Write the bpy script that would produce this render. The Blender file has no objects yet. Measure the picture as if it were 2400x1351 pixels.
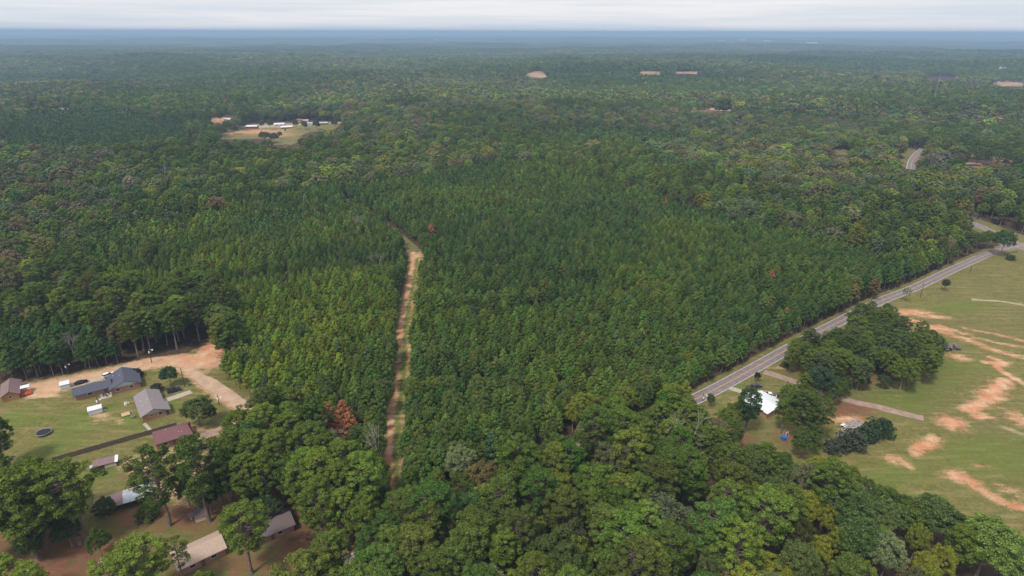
import bpy, math, random
import numpy as np
from math import sin, cos, pi, radians
C = bpy.context
SC = C.scene
COL = SC.collection

# ------------------------------------------------------------------ camera, sky, sun, exposure
F_PX = 1450.0          # focal length in pixels of the 2400 px wide photograph
PITCH = math.atan(600.0 / F_PX)
CAM_H = 125.0
cam_d = bpy.data.cameras.new('camera')
cam = bpy.data.objects.new('camera', cam_d); COL.objects.link(cam)
cam_d.sensor_width = 36.0
cam_d.lens = 36.0 * F_PX / 2400.0
cam_d.clip_start = 1.0; cam_d.clip_end = 90000.0
cam.location = (0, 0, CAM_H)
cam.rotation_euler = (pi / 2 - PITCH, 0, 0)
from mathutils import Matrix, Vector
cam.matrix_world = cam.matrix_world if False else (Matrix.Translation((0, 0, CAM_H)) @ Matrix.Rotation(pi / 2 - PITCH, 4, 'X') @ Matrix.Rotation(radians(0.14), 4, 'Z'))
SC.camera = cam

SUN_EL, SUN_AZ = radians(58), radians(215)      # azimuth clockwise from +Y
sun_d = bpy.data.lights.new('sun', 'SUN'); sun = bpy.data.objects.new('sun', sun_d); COL.objects.link(sun)
sun_d.energy = 3.2; sun_d.angle = radians(10); sun_d.color = (1.0, 0.955, 0.88)
sun.rotation_euler = (pi / 2 - SUN_EL, 0, pi - SUN_AZ)

W = bpy.data.worlds.new('World'); SC.world = W; W.use_nodes = True
nt = W.node_tree; nt.nodes.clear()
def N(nt, t, **k):
    n = nt.nodes.new(t)
    for a, b in k.items(): setattr(n, a, b)
    return n
out = N(nt, 'ShaderNodeOutputWorld'); bg = N(nt, 'ShaderNodeBackground')
sky = N(nt, 'ShaderNodeTexSky', sky_type='NISHITA', sun_disc=False, sun_elevation=SUN_EL, sun_rotation=SUN_AZ)
sky.altitude = 100; sky.dust_density = 2.0
tc = N(nt, 'ShaderNodeTexCoord'); mp = N(nt, 'ShaderNodeMapping'); mp.inputs['Scale'].default_value = (1.0, 1.0, 26.0)
n1 = N(nt, 'ShaderNodeTexNoise'); n1.inputs['Scale'].default_value = 2.2; n1.inputs['Detail'].default_value = 6; n1.inputs['Roughness'].default_value = 0.55
cr = N(nt, 'ShaderNodeValToRGB')
cr.color_ramp.elements[0].position = 0.38; cr.color_ramp.elements[0].color = (0.72, 0.775, 0.85, 1)
cr.color_ramp.elements[1].position = 0.60; cr.color_ramp.elements[1].color = (0.93, 0.915, 0.93, 1)
sc_ = N(nt, 'ShaderNodeVectorMath', operation='SCALE'); sc_.inputs[3].default_value = 11.0
mx = N(nt, 'ShaderNodeMix', data_type='RGBA'); mx.inputs[0].default_value = 0.86
nt.links.new(tc.outputs['Generated'], mp.inputs['Vector']); nt.links.new(mp.outputs[0], n1.inputs['Vector'])
nt.links.new(n1.outputs['Fac'], cr.inputs[0]); nt.links.new(cr.outputs[0], sc_.inputs[0])
nt.links.new(sky.outputs[0], mx.inputs[6]); nt.links.new(sc_.outputs[0], mx.inputs[7])
nt.links.new(mx.outputs[2], bg.inputs[0]); bg.inputs[1].default_value = 0.1
nt.links.new(bg.outputs[0], out.inputs[0])
vs = SC.view_settings; vs.view_transform = 'Standard'; vs.look = 'None'; vs.gamma = 1.0; vs.exposure = 0.0
SC.cycles.max_bounces = 5; SC.cycles.diffuse_bounces = 3; SC.cycles.glossy_bounces = 2
SC.cycles.transmission_bounces = 3; SC.cycles.volume_bounces = 0; SC.cycles.transparent_max_bounces = 4
SC.cycles.caustics_reflective = False; SC.cycles.caustics_refractive = False

RNG = np.random.default_rng(7)
random.seed(7)

# ------------------------------------------------------------------ terrain height and the way from a photo pixel to the land
def vnoise(x, y, s, seed=0):
    x = np.asarray(x, float) / s + 37.3 * seed; y = np.asarray(y, float) / s - 11.7 * seed
    xi = np.floor(x).astype(np.int64); yi = np.floor(y).astype(np.int64); xf = x - xi; yf = y - yi
    def h(a, b):
        n = (a * 374761393 + b * 668265263 + seed * 1442695041) & 0xFFFFFFFF
        n = ((n ^ (n >> 13)) * 1274126177) & 0xFFFFFFFF
        return ((n ^ (n >> 16)) & 0xFFFF) / 65535.0
    u = xf * xf * (3 - 2 * xf); v = yf * yf * (3 - 2 * yf)
    return (h(xi, yi) * (1 - u) + h(xi + 1, yi) * u) * (1 - v) + (h(xi, yi + 1) * (1 - u) + h(xi + 1, yi + 1) * u) * v
def sst(a, b, x):
    t = np.clip((np.asarray(x, float) - a) / (b - a), 0, 1); return t * t * (3 - 2 * t)
def hgt(x, y):
    x = np.asarray(x, float); y = np.asarray(y, float); r = np.hypot(x, y)
    a1 = sst(380, 900, r); a2 = sst(900, 3000, r); a3 = sst(3000, 9000, r)
    z = a1 * 20 * (vnoise(x, y, 310, 1) - 0.5)
    z = z + a2 * (42 * (vnoise(x, y, 900, 2) - 0.5) + 20 * (vnoise(x * .5, y, 380, 4) - .5))
    z = z + a3 * 40 * (vnoise(x * 0.6, y, 2900, 3) - 0.72)
    return z
R_ = np.array(cam.matrix_world.to_3x3()) if False else np.array((Matrix.Rotation(pi / 2 - PITCH, 3, 'X') @ Matrix.Rotation(radians(0.14), 3, 'Z')))
def P(px, py, z=0.0):
    d = R_ @ np.array([(px - 1200) / F_PX, -(py - 675.5) / F_PX, -1.0])
    t = (CAM_H - z) / max(1e-4, -d[2])
    if t * np.hypot(d[0], d[1]) < 380: return np.array([d[0] * t, d[1] * t])
    ts = np.geomspace(300, 60000, 3000)
    zz = CAM_H + d[2] * ts - (hgt(d[0] * ts, d[1] * ts) + z)
    k = np.argmax(zz < 0) if (zz < 0).any() else len(ts) - 1
    t0, t1 = ts[max(k - 1, 0)], ts[k]
    return np.array([d[0], d[1]]) * 0.5 * (t0 + t1)
def proj(x, y, z):
    v = np.stack([np.asarray(x, float), np.asarray(y, float), np.asarray(z, float) - CAM_H], -1) @ R_
    w = np.maximum(-v[..., 2], 1e-3)
    return 1200 + F_PX * v[..., 0] / w, 675.5 - F_PX * v[..., 1] / w
def inpoly(px, py, poly):
    r = np.zeros(np.shape(px), bool); n = len(poly)
    for i in range(n):
        x1, y1 = poly[i]; x2, y2 = poly[(i + 1) % n]
        c = ((y1 > py) != (y2 > py))
        with np.errstate(divide='ignore', invalid='ignore'):
            xx = (x2 - x1) * (py - y1) / ((y2 - y1) if y2 != y1 else 1e-9) + x1
        r ^= c & (px < xx)
    return r

# ------------------------------------------------------------------ materials
MATS = {}
def mat(name, col, rough=0.8, var=0.0, scale=2.0, col2=None, metal=0.0, spec=0.3, stretch=None, detail=4, bump=0.0, ramp=(0.35, 0.65)):
    if name in MATS: return MATS[name]
    m = bpy.data.materials.new(name); m.use_nodes = True; t = m.node_tree; b = t.nodes['Principled BSDF']
    b.inputs['Roughness'].default_value = rough; b.inputs['Metallic'].default_value = metal; b.inputs['Specular IOR Level'].default_value = spec
    if col2 is None: col2 = tuple(min(1, c * (1 - var)) for c in col)
    tcn = N(t, 'ShaderNodeTexCoord'); ma = N(t, 'ShaderNodeMapping')
    if stretch: ma.inputs['Scale'].default_value = stretch
    no = N(t, 'ShaderNodeTexNoise'); no.inputs['Scale'].default_value = scale; no.inputs['Detail'].default_value = detail
    r = N(t, 'ShaderNodeValToRGB'); r.color_ramp.elements[0].position, r.color_ramp.elements[1].position = ramp
    r.color_ramp.elements[0].color = (*col2, 1); r.color_ramp.elements[1].color = (*col, 1)
    t.links.new(tcn.outputs['Object'], ma.inputs[0]); t.links.new(ma.outputs[0], no.inputs['Vector']); t.links.new(no.outputs['Fac'], r.inputs[0])
    t.links.new(r.outputs[0], b.inputs['Base Color'])
    if bump:
        bn = N(t, 'ShaderNodeBump'); bn.inputs['Strength'].default_value = bump; bn.inputs['Distance'].default_value = 0.05
        t.links.new(no.outputs['Fac'], bn.inputs['Height']); t.links.new(bn.outputs[0], b.inputs['Normal'])
    MATS[name] = m; return m

def foliage_mat(name):
    m = bpy.data.materials.new(name); m.use_nodes = True; t = m.node_tree; t.nodes.clear()
    o = N(t, 'ShaderNodeOutputMaterial'); d = N(t, 'ShaderNodeBsdfDiffuse'); tr = N(t, 'ShaderNodeBsdfTranslucent'); mi = N(t, 'ShaderNodeMixShader'); mi.inputs[0].default_value = 0.16
    at = N(t, 'ShaderNodeAttribute', attribute_type='INSTANCER', attribute_name='tint')
    tcn = N(t, 'ShaderNodeTexCoord'); no = N(t, 'ShaderNodeTexNoise'); no.inputs['Scale'].default_value = 0.55; no.inputs['Detail'].default_value = 2
    ra = N(t, 'ShaderNodeAttribute', attribute_type='GEOMETRY', attribute_name='leaf')
    v = N(t, 'ShaderNodeMath', operation='MULTIPLY_ADD'); v.inputs[1].default_value = 0.9; v.inputs[2].default_value = 0.15
    v2 = N(t, 'ShaderNodeMath', operation='MULTIPLY_ADD'); v2.inputs[1].default_value = 0.8
    sc = N(t, 'ShaderNodeVectorMath', operation='SCALE')
    t.links.new(tcn.outputs['Object'], no.inputs['Vector']); t.links.new(no.outputs['Fac'], v.inputs[0])
    t.links.new(ra.outputs['Fac'], v2.inputs[0]); t.links.new(v.outputs[0], v2.inputs[2])
    t.links.new(at.outputs['Color'], sc.inputs[0]); t.links.new(v2.outputs[0], sc.inputs[3])
    t.links.new(sc.outputs[0], d.inputs[0]); t.links.new(sc.outputs[0], tr.inputs[0])
    t.links.new(d.outputs[0], mi.inputs[1]); t.links.new(tr.outputs[0], mi.inputs[2]); t.links.new(mi.outputs[0], o.inputs[0])
    return m
FOL = foliage_mat('foliage')
BARK = mat('pine_bark', (0.23, 0.17, 0.135), 0.95, scale=3, col2=(0.11, 0.085, 0.075), stretch=(1, 1, 0.3))
BARKH = mat('grey_bark', (0.27, 0.24, 0.21), 0.95, scale=3, col2=(0.13, 0.115, 0.10), stretch=(1, 1, 0.3))
DEADW = mat('dead_wood', (0.42, 0.36, 0.33), 0.95, scale=2, col2=(0.26, 0.21, 0.19))

# ------------------------------------------------------------------ mesh helpers
def mesh_np(name, V, F, mats, mi=None, leaf=None):
    """V (n,3); F list of int arrays (k,3) or (k,4)"""
    me = bpy.data.meshes.new(name); V = np.asarray(V, np.float32)
    me.vertices.add(len(V)); me.vertices.foreach_set('co', V.ravel())
    tot = np.concatenate([np.full(len(f), f.shape[1], np.int32) for f in F]); idx = np.concatenate([f.ravel() for f in F]).astype(np.int32)
    me.loops.add(len(idx)); me.loops.foreach_set('vertex_index', idx)
    me.polygons.add(len(tot)); st = np.concatenate([[0], np.cumsum(tot)[:-1]]).astype(np.int32)
    me.polygons.foreach_set('loop_start', st)
    try: me.polygons.foreach_set('loop_total', tot)
    except Exception: pass
    for m in mats: me.materials.append(m)
    if mi is not None: me.polygons.foreach_set('material_index', np.asarray(mi, np.int32))
    if leaf is not None:
        a = me.attributes.new('leaf', 'FLOAT', 'POINT'); a.data.foreach_set('value', np.asarray(leaf, np.float32))
    me.update(calc_edges=True); me.validate(); return me

class MB:
    def __init__(s): s.v = []; s.f = []
    def add(s, vs, fs):
        b = len(s.v); s.v += [tuple(map(float, v)) for v in vs]; s.f += [tuple(b + i for i in f) for f in fs]; return s
    def box(s, x0, x1, y0, y1, z0, z1):
        return s.add([(x0,y0,z0),(x1,y0,z0),(x1,y1,z0),(x0,y1,z0),(x0,y0,z1),(x1,y0,z1),(x1,y1,z1),(x0,y1,z1)],
                     [(0,3,2,1),(4,5,6,7),(0,1,5,4),(1,2,6,5),(2,3,7,6),(3,0,4,7)])
    def prism(s, prof, y0, y1):        # profile in x,z extruded along y
        n = len(prof); vs = [(p[0], y0, p[1]) for p in prof] + [(p[0], y1, p[1]) for p in prof]
        return s.add(vs, [tuple(range(n)), tuple(range(2*n-1, n-1, -1))] + [(i, n + i, n + (i+1) % n, (i+1) % n) for i in range(n)])
    def prismx(s, prof, x0, x1):       # profile in y,z extruded along x
        n = len(prof); vs = [(x0, p[0], p[1]) for p in prof] + [(x1, p[0], p[1]) for p in prof]
        return s.add(vs, [tuple(range(n-1, -1, -1)), tuple(range(n, 2*n))] + [((i+1) % n, n + (i+1) % n, n + i, i) for i in range(n)])
    def tube(s, a, b, r0, r1, n=8, cap=True):
        a = Vector(a); b = Vector(b); d = (b - a); d.normalize(); u = d.orthogonal().normalized(); w = d.cross(u)
        vs = [a + (u*cos(2*pi*i/n) + w*sin(2*pi*i/n))*r0 for i in range(n)] + [b + (u*cos(2*pi*i/n) + w*sin(2*pi*i/n))*r1 for i in range(n)]
        fs = [(i, (i+1) % n, n + (i+1) % n, n + i) for i in range(n)]
        if cap: fs += [tuple(range(n-1, -1, -1)), tuple(range(n, 2*n))]
        return s.add(vs, fs)
    def build(s, name, m, parent=None, bevel=0):
        me = bpy.data.meshes.new(name); me.from_pydata(s.v, [], s.f); me.materials.append(m); me.update()
        o = bpy.data.objects.new(name, me); COL.objects.link(o)
        if parent: o.parent = parent
        if bevel:
            b = o.modifiers.new('bevel', 'BEVEL'); b.width = bevel; b.segments = 2; b.limit_method = 'ANGLE'
        return o
def tag(o, label=None, cat=None, group=None, kind=None):
    if label: o['label'] = label
    if cat: o['category'] = cat
    if group: o['group'] = group
    if kind: o['kind'] = kind
    return o
def empty(name, x, y, z=0, rz=0, label=None, cat=None, group=None):
    o = bpy.data.objects.new(name, None); COL.objects.link(o); o.location = (x, y, z); o.rotation_euler = (0, 0, rz); o.empty_display_size = 0.5
    return tag(o, label, cat, group)
def smooth_line(pts, step=4.0):
    pts = np.array(pts, float); o = []
    for i in range(len(pts) - 1):
        p0, p1, p2, p3 = pts[max(i-1, 0)], pts[i], pts[i+1], pts[min(i+2, len(pts)-1)]
        n = max(1, int(np.linalg.norm(p2 - p1) / step))
        for k in range(n):
            t = k / n; o.append(0.5 * ((2*p1) + (-p0+p2)*t + (2*p0-5*p1+4*p2-p3)*t*t + (-p0+3*p1-3*p2+p3)*t**3))
    o.append(pts[-1]); return np.array(o)
def ribbon(name, line, off0, off1, z, m, wob=0.0, seed=0):
    """strip between two sideways offsets of a world line, laid on the land"""
    line = np.asarray(line); d = np.gradient(line, axis=0); d /= np.linalg.norm(d, axis=1)[:, None] + 1e-9; nn = np.stack([-d[:, 1], d[:, 0]], 1)
    o0 = np.ones(len(line)) * off0; o1 = np.ones(len(line)) * off1
    if wob:
        s = np.arange(len(line)) * 1.0
        o0 += wob * (vnoise(s, s*0 + 3, 2.2, seed) - .5) * 2; o1 += wob * (vnoise(s, s*0 + 9, 2.2, seed + 1) - .5) * 2
    a = line + nn * o0[:, None]; b = line + nn * o1[:, None]; n = len(line)
    V = np.concatenate([a, b]); V = np.column_stack([V, hgt(V[:, 0], V[:, 1]) + z])
    i = np.arange(n - 1); Fq = np.stack([i, i + 1, n + i + 1, n + i], 1)
    if (o1 > o0).mean() > 0.5: Fq = Fq
    me = mesh_np(name, V, [Fq], [m]); ob = bpy.data.objects.new(name, me); COL.objects.link(ob); ob['kind'] = 'structure'
    return ob
PL = lambda pts, z=0: [P(a, b, z) for a, b in pts]

# ------------------------------------------------------------------ lines and areas read off the photograph (2400 x 1351 pixel positions on the land)
ROAD = smooth_line(PL([(700,1385),(868,1297),(985,1238),(1130,1168),(1300,1088),(1480,1001),(1640,931),(1750,873),(1850,817),(1945,766),(2060,708),(2150,672),(2230,634),(2300,603),(2345,586),(2420,570)]))
ROAD2 = smooth_line(PL([(2500,622),(2440,597),(2385,574),(2335,549),(2285,526),(2240,508)]), 5)
ROAD3 = smooth_line(PL([(2135,398),(2138,380),(2150,362),(2165,350)]), 8)
GRAVEL = smooth_line(PL([(640,1000),(585,965),(540,930),(500,905),(474,886),(452,868),(440,852)]), 3)
TRACK = smooth_line(PL([(985,1238),(955,1212),(932,1180),(926,1120),(926,1060),(928,1010),(934,950),(942,890),(946,830),(950,770),(958,710),(968,660),(975,615),(976,592)]), 3)
TRACK2 = smooth_line(PL([(976,592),(962,577),(930,552),(880,515),(800,470)]), 4)
def dist_line(x, y, line):
    x = np.asarray(x, float); y = np.asarray(y, float); d = np.full(x.shape, 1e9)
    lo = line.min(0) - 60; hi = line.max(0) + 60
    m = (x > lo[0]) & (x < hi[0]) & (y > lo[1]) & (y < hi[1])
    xs, ys = x[m], y[m]; dd = np.full(xs.shape, 1e9)
    for i in range(len(line) - 1):
        a, b = line[i], line[i+1]; ab = b - a; L = ab @ ab + 1e-9
        t = np.clip(((xs - a[0])*ab[0] + (ys - a[1])*ab[1]) / L, 0, 1)
        dd = np.minimum(dd, np.hypot(xs - a[0] - t*ab[0], ys - a[1] - t*ab[1]))
    d[m] = dd; return d
LAWN = [(-60,905),(90,893),(200,868),(300,850),(390,836),(440,826),(490,806),(545,796),(550,815),(500,833),(476,850),(474,880),(500,915),(560,960),(640,1010),(640,1060),(600,1120),(560,1160),(700,1200),(720,1330),(620,1500),(-300,1500),(-300,905)]
FIELD = [(1420,1040),(1480,1012),(1655,936),(1870,818),(1960,772),(2060,722),(2150,688),(2250,641),(2340,601),(2400,588),(2520,560),(2700,560),(2700,1500),(2480,1420),(2390,1330),(2290,1260),(2190,1205),(2060,1180),(1990,1150),(1900,1150),(1820,1150),(1700,1120),(1600,1080),(1480,1090)]
# what must stay open to the view: (polygon, label) - trees whose stem or crown would cover it are not planted
LAWN_OPEN = [(-60,905),(60,897),(140,882),(200,868),(300,850),(390,836),(440,826),(490,806),(520,794),(545,796),(550,813),(495,835),(474,850),(471,880),(494,912),(534,940),(575,966),(550,985),(518,1010),(510,1040),(520,1100),(560,1180),(690,1150),(690,1290),(600,1420),(-300,1420),(-300,905)]
FIELD_OPEN = [(1648,940),(1655,928),(1770,862),(1868,805),(1930,775),(1950,760),(2060,705),(2250,628),(2335,596),(2368,568),(2400,560),(2600,560),(2600,1400),(2440,1335),(2360,1275),(2300,1245),(2200,1180),(2130,1165),(2060,1140),(2020,1085),(1975,1062),(1925,1045),(1905,1070),(1855,1070),(1845,1035),(1800,1018),(1755,1000),(1742,1040),(1712,1040),(1715,990)]
FARM = [(432,334),(448,327),(476,326),(470,334)]
FARM2 = [(505,328),(528,316),(556,306),(566,292),(590,290),(640,287),(700,283),(760,284),(800,289),(806,297),(786,302),(752,306),(728,314),(706,317),(697,328),(699,340),(672,343),(650,338),(640,325),(618,326),(600,330),(560,325)]
PATCHES = [[(1625,253),(1660,253),(1718,259),(1715,264),(1680,262),(1640,257)], [(1228,178),(1252,168),(1268,168),(1285,182),(1262,184)], [(1498,169),(1550,169),(1550,174),(1500,174)], [(1582,169),(1636,169),(1636,175),(1582,174)],
           [(2320,197),(2345,193),(2405,196),(2405,204),(2350,204)], [(2262,365),(2290,364),(2345,371),(2382,380),(2370,384),(2310,376),(2270,370)], [(2265,383),(2300,386),(2300,391),(2262,388)], [(1945,352),(1990,350),(1992,366),(1950,364)],
           [(2108,368),(2122,350),(2150,348),(2152,370),(2142,396),(2118,397)], [(487,279),(540,277),(545,284),(500,286)], [(1725,281),(1740,281),(1740,287),(1725,287)], [(72,246),(105,245),(104,250),(76,251)],[(128,250),(158,251),(158,256),(130,256)], [(962,603),(940,568),(952,570),(980,583),(998,604)],[(2270,518),(2300,515),(2420,560),(2420,600),(2300,540)], [(2170,181),(2240,181),(2240,186),(2170,186)]]
PLANT = [(560,800),(480,640),(340,700),(180,590),(230,540),(420,500),(700,445),(790,425),(900,420),(1000,405),(1160,370),(1260,375),(1380,400),(1420,425),(1530,450),(1760,505),(1850,530),(1900,550),(2150,580),(2230,600),(2150,665),(1960,760),(1850,800),(1700,880),(1590,930),(1450,960),(1300,990),(1150,1060),(1000,1180),(900,1180),(840,1080),(760,990),(640,930),(590,960),(480,860)]
PLANT2 = [(-60,740),(150,735),(260,790),(300,880),(-60,930)]
PLANT3 = [(0,280),(250,250),(420,290),(470,330),(250,350),(0,350)]
BELT = [(180,640),(300,640),(480,700),(580,790),(540,810),(440,820),(300,860),(270,800),(150,740),(-60,730),(-60,560),(100,560)]

# ------------------------------------------------------------------ ground: one sheet, fine near the houses, reaching the horizon
def axis(lo, hi, st, far, n):
    core = np.arange(lo, hi + st, st); g = np.geomspace(st, far, n)
    return np.concatenate([(lo - np.cumsum(np.diff(np.concatenate([[0], g]))))[::-1], core, hi + st + np.cumsum(np.diff(np.concatenate([[0], g])))])
ax = axis(-250, 330, 1.25, 42000, 110); ay = axis(80, 420, 1.25, 42000, 120); ay = ay[ay > -3000]
GX, GY = np.meshgrid(ax, ay); gx = GX.ravel(); gy = GY.ravel(); gz = hgt(gx, gy)
nx, ny = len(ax), len(ay); ii = (np.arange(ny - 1)[:, None] * nx + np.arange(nx - 1)[None]).ravel()
front = gy > 20
qx, qy = proj(gx, gy, gz); qx[~front] = -9999
near = (np.abs(gx) < 700) & (gy < 1500)
def soft(poly, w=1.0): return (inpoly(qx, qy, poly)).astype(np.float32)
grass = np.zeros(len(gx), np.float32); dirt = np.zeros_like(grass); litter = np.zeros_like(grass); pale = np.zeros_like(grass); lush = np.zeros_like(grass)
for p in (LAWN, FIELD, FARM, FARM2): grass = np.maximum(grass, soft(p))
dt = dist_line(gx, gy, TRACK)
grass = np.maximum(grass, sst(5.6, 3.6, dt)); grass = np.maximum(grass, sst(4.6, 2.6, dist_line(gx, gy, TRACK2)))
dr = dist_line(gx, gy, ROAD); grass = np.maximum(grass, sst(7.0, 3.8, dr)); grass = np.maximum(grass, sst(14, 5, dist_line(gx, gy, ROAD2)))
grass = np.maximum(grass, sst(10, 6, dist_line(gx, gy, GRAVEL)))
def blob(px, py, ra, rb, ang=0, arr=None, k=1.0, p=0.05):
    """soft oval patch in metres round a spot of land"""
    c = P(px, py); dx, dy = gx - c[0], gy - c[1]; u = dx*cos(ang) + dy*sin(ang); v = -dx*sin(ang) + dy*cos(ang)
    q = np.sqrt((u/ra)**2 + (v/rb)**2); np.maximum(arr, k * np.clip((1.35 - q) / 1.0, 0, 1).astype(np.float32), out=arr)
def stroke(pts, w, arr, k=1.0):
    l = smooth_line(PL(pts), 2.5); np.maximum(arr, k * sst(w * 1.7, w * 0.2, dist_line(gx, gy, l)).astype(np.float32), out=arr)
# left yard: sandy drive strip, turning circle, worn spots
stroke([(60,912),(110,905),(170,893),(240,878),(310,862),(380,850),(430,848)], 5.0, dirt, 0.95)
stroke([(80,925),(130,912),(180,900)], 3.5, dirt, .8); stroke([(300,856),(370,842),(440,838)], 2.4, dirt, 1)
blob(455,850,14,8,0,dirt); blob(520,806,8,13,0.2,dirt,1.0); stroke([(470,842),(500,815),(530,802),(550,803)], 5, dirt, 1)
stroke([(420,858),(462,884),(500,912),(545,943),(600,975)], 3.2, dirt, .8)
blob(112,925,6,2.5,0,dirt,.9); blob(240,973,4,1.6,0,dirt,.9); blob(248,990,9,3,0,dirt,.42); blob(265,934,8,3,0,litter,.3); blob(325,1085,6,5,0.3,dirt,.75); blob(300,1110,6,4,0,litter,.5)
blob(430,1012,10,3,.4,dirt,.55); stroke([(440,1035),(480,1025),(520,1005),(600,990)], 2.4, dirt, .8); stroke([(400,1060),(460,1120),(440,1170)], 4, dirt, .35)
blob(385,1150,7,5,0,dirt,.85); blob(430,1140,9,5,0,dirt,.7); blob(345,1205,14,6,0.2,litter,.85); blob(160,1300,17,10,0,litter,1); blob(600,1190,22,14,0,litter,.8)
blob(640,1130,18,16,0,litter,1); blob(690,1260,5,10,0.3,litter,1); blob(420,1230,20,4,0,litter,.6); blob(640,1330,30,12,0,litter,.6); blob(20,1350,25,20,0,litter,.9); blob(450,1205,16,7,0,litter,.95); blob(160,1345,22,7,0,litter,.9)
for a, b, r in ((40,970,6),(70,985,5),(140,1035,7),(170,1040,5),(300,985,7),(325,1000,5),(405,955,5),(402,940,4),(250,960,5),(205,975,8),(120,1060,6),(30,985,4),(180,1000,9),(240,1110,8),(380,1190,9)): blob(a, b, r, r*.6, .3, lush, .9)
stroke([(0,1010),(60,995),(130,978),(200,962),(290,945)], 2.0, lush, .6)
# right field: bare red soil and pale tracks
for a in ((2140,733,12,5,-.2),(2190,742,8,3,-.2),(2120,750,9,3,-.3),(2205,770,10,3,-.4)): blob(*a, dirt, .95)
stroke([(2200,762),(2270,786),(2320,800),(2400,815)], 1.6, dirt, .65); stroke([(2180,768),(2230,785),(2290,805),(2330,822),(2400,838)], 2.4, dirt, .8); stroke([(2260,770),(2330,783),(2400,800)], 1.4, dirt, .75)
stroke([(2320,838),(2350,848),(2335,860),(2380,888),(2420,912)], 1.6, dirt, 1); blob(2345,852,6,3,.3,dirt,1); stroke([(2310,850),(2355,852)], 2, dirt, .9)
stroke([(2355,893),(2330,920),(2300,945),(2268,960)], 3.0, dirt, 1); blob(2325,925,10,5,.7,dirt,.95); blob(2345,905,8,4,.7,dirt,.8); blob(2250,838,4,5,.7,dirt,.9)
blob(2228,990,6,5,0.6,dirt,1); blob(2298,977,5,3,0,dirt,.9); stroke([(2240,985),(2268,997)], .8, dirt, .9); stroke([(2190,1026),(2160,1050),(2140,1062)], 2.2, dirt, .92); blob(2172,1040,6,4,.5,dirt,.8)
blob(2095,1078,4,3,0,dirt,.75); stroke([(2115,1085),(2135,1097)], 1.2, dirt, .55); stroke([(2235,1112),(2270,1130),(2310,1155),(2360,1180),(2400,1190)], 2.0, dirt, .9); blob(2250,1118,6,4,-.4,dirt,.85); stroke([(2340,1140),(2400,1165)], 2, dirt, .55); blob(2395,985,5,8,0,dirt,.8)
stroke([(2280,1090),(2330,1095)],1,dirt,.5); stroke([(2350,1000),(2400,1020)],2,pale,.5); stroke([(2280,703),(2340,706),(2400,716)], 1.2, pale, .8); stroke([(2260,695),(2300,702),(2400,712)], 1, pale, .5)
blob(2200,760,26,9,-.3,litter,.35); blob(2100,870,20,10,.3,litter,.75); blob(2010,860,26,12,.2,litter,.9); blob(1985,960,14,7,.1,litter,1); blob(1990,985,9,3,-.1,dirt,.85); blob(1925,985,5,2,-.5,dirt,.8)
blob(1700,1005,6,9,0,dirt,.75); blob(1720,1030,8,7,0,litter,.9); blob(1860,1030,9,7,0,litter,.65); blob(1735,1062,5,4,0,dirt,.7); blob(1690,915,6,4,0,pale,.4); blob(1725,945,7,3,0,dirt,.4); blob(1775,917,6,2.5,0,dirt,.5); blob(1835,862,6,2,0,dirt,.7); blob(1500,1003,5,2.5,0,dirt,.9)
for a, b, r in ((1720,905,5),(1700,950,5),(1900,1020,6),(2120,930,16),(2160,880,14),(2190,900,12),(2050,960,8),(2250,720,16),(2180,730,10),(2240,860,14),(2120,955,12),(2300,1060,18),(2380,1080,16),(2080,1120,14)): blob(a, b, r*1.5, r*.5, .3, lush, .7)
# track through the pines: red soil on the left wheel side, grass on the right
dd = smooth_line(TRACK, 2)
dv = np.gradient(TRACK, axis=0); dv /= np.linalg.norm(dv, axis=1)[:, None]; left = TRACK + np.stack([-dv[:, 1], dv[:, 0]], 1) * 1.9
seg = vnoise(np.arange(len(left)), np.zeros(len(left)), 9, 5)
dl = dist_line(gx, gy, left); al = vnoise(gx*0, gy, 26, 8)
np.maximum(dirt, (sst(2.3, .5, dl) * np.clip(.2 + 1.15*al, 0, .95)).astype(np.float32), out=dirt)
right_ = TRACK + np.stack([-dv[:, 1], dv[:, 0]], 1) * -2.2
np.maximum(dirt, (sst(1.6, .5, dist_line(gx, gy, right_)) * (.35 + .35*vnoise(gx, gy, 15, 4))).astype(np.float32), out=dirt)
blob(978,600,4,5,0,dirt,1); blob(965,1212,5,4,0,dirt,1); np.maximum(lush, sst(4.5, 1.5, dt).astype(np.float32)*.8, out=lush)
# far openings
for p in PATCHES[:7] + PATCHES[9:13]:
    xs = [a for a, b in p]; k = inpoly(qx, qy, p); dirt[k] = 1; grass[k] = 1
for p in (PATCHES[7], PATCHES[8], PATCHES[13], PATCHES[14]): grass[inpoly(qx, qy, p)] = 1
blob(600,312,60,18,0,dirt,.85); blob(680,316,30,10,0.1,dirt,.7); blob(640,296,50,8,0,pale,.7); blob(740,302,14,6,0,dirt,1); blob(780,292,30,8,0,pale,.5)
dirt = np.where((gx > 60) & (gy < 420), dirt * .82, dirt).astype(np.float32); litter *= .9; cs_ = P(528, 805); sandy = (sst(-50, -75, gx) * sst(420, 380, gy) * sst(10, 26, np.hypot(gx - cs_[0], gy - cs_[1]))).astype(np.float32)
V = np.column_stack([gx, gy, gz])
Fq = np.stack([ii, ii + 1, ii + nx + 1, ii + nx], 1)

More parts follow.
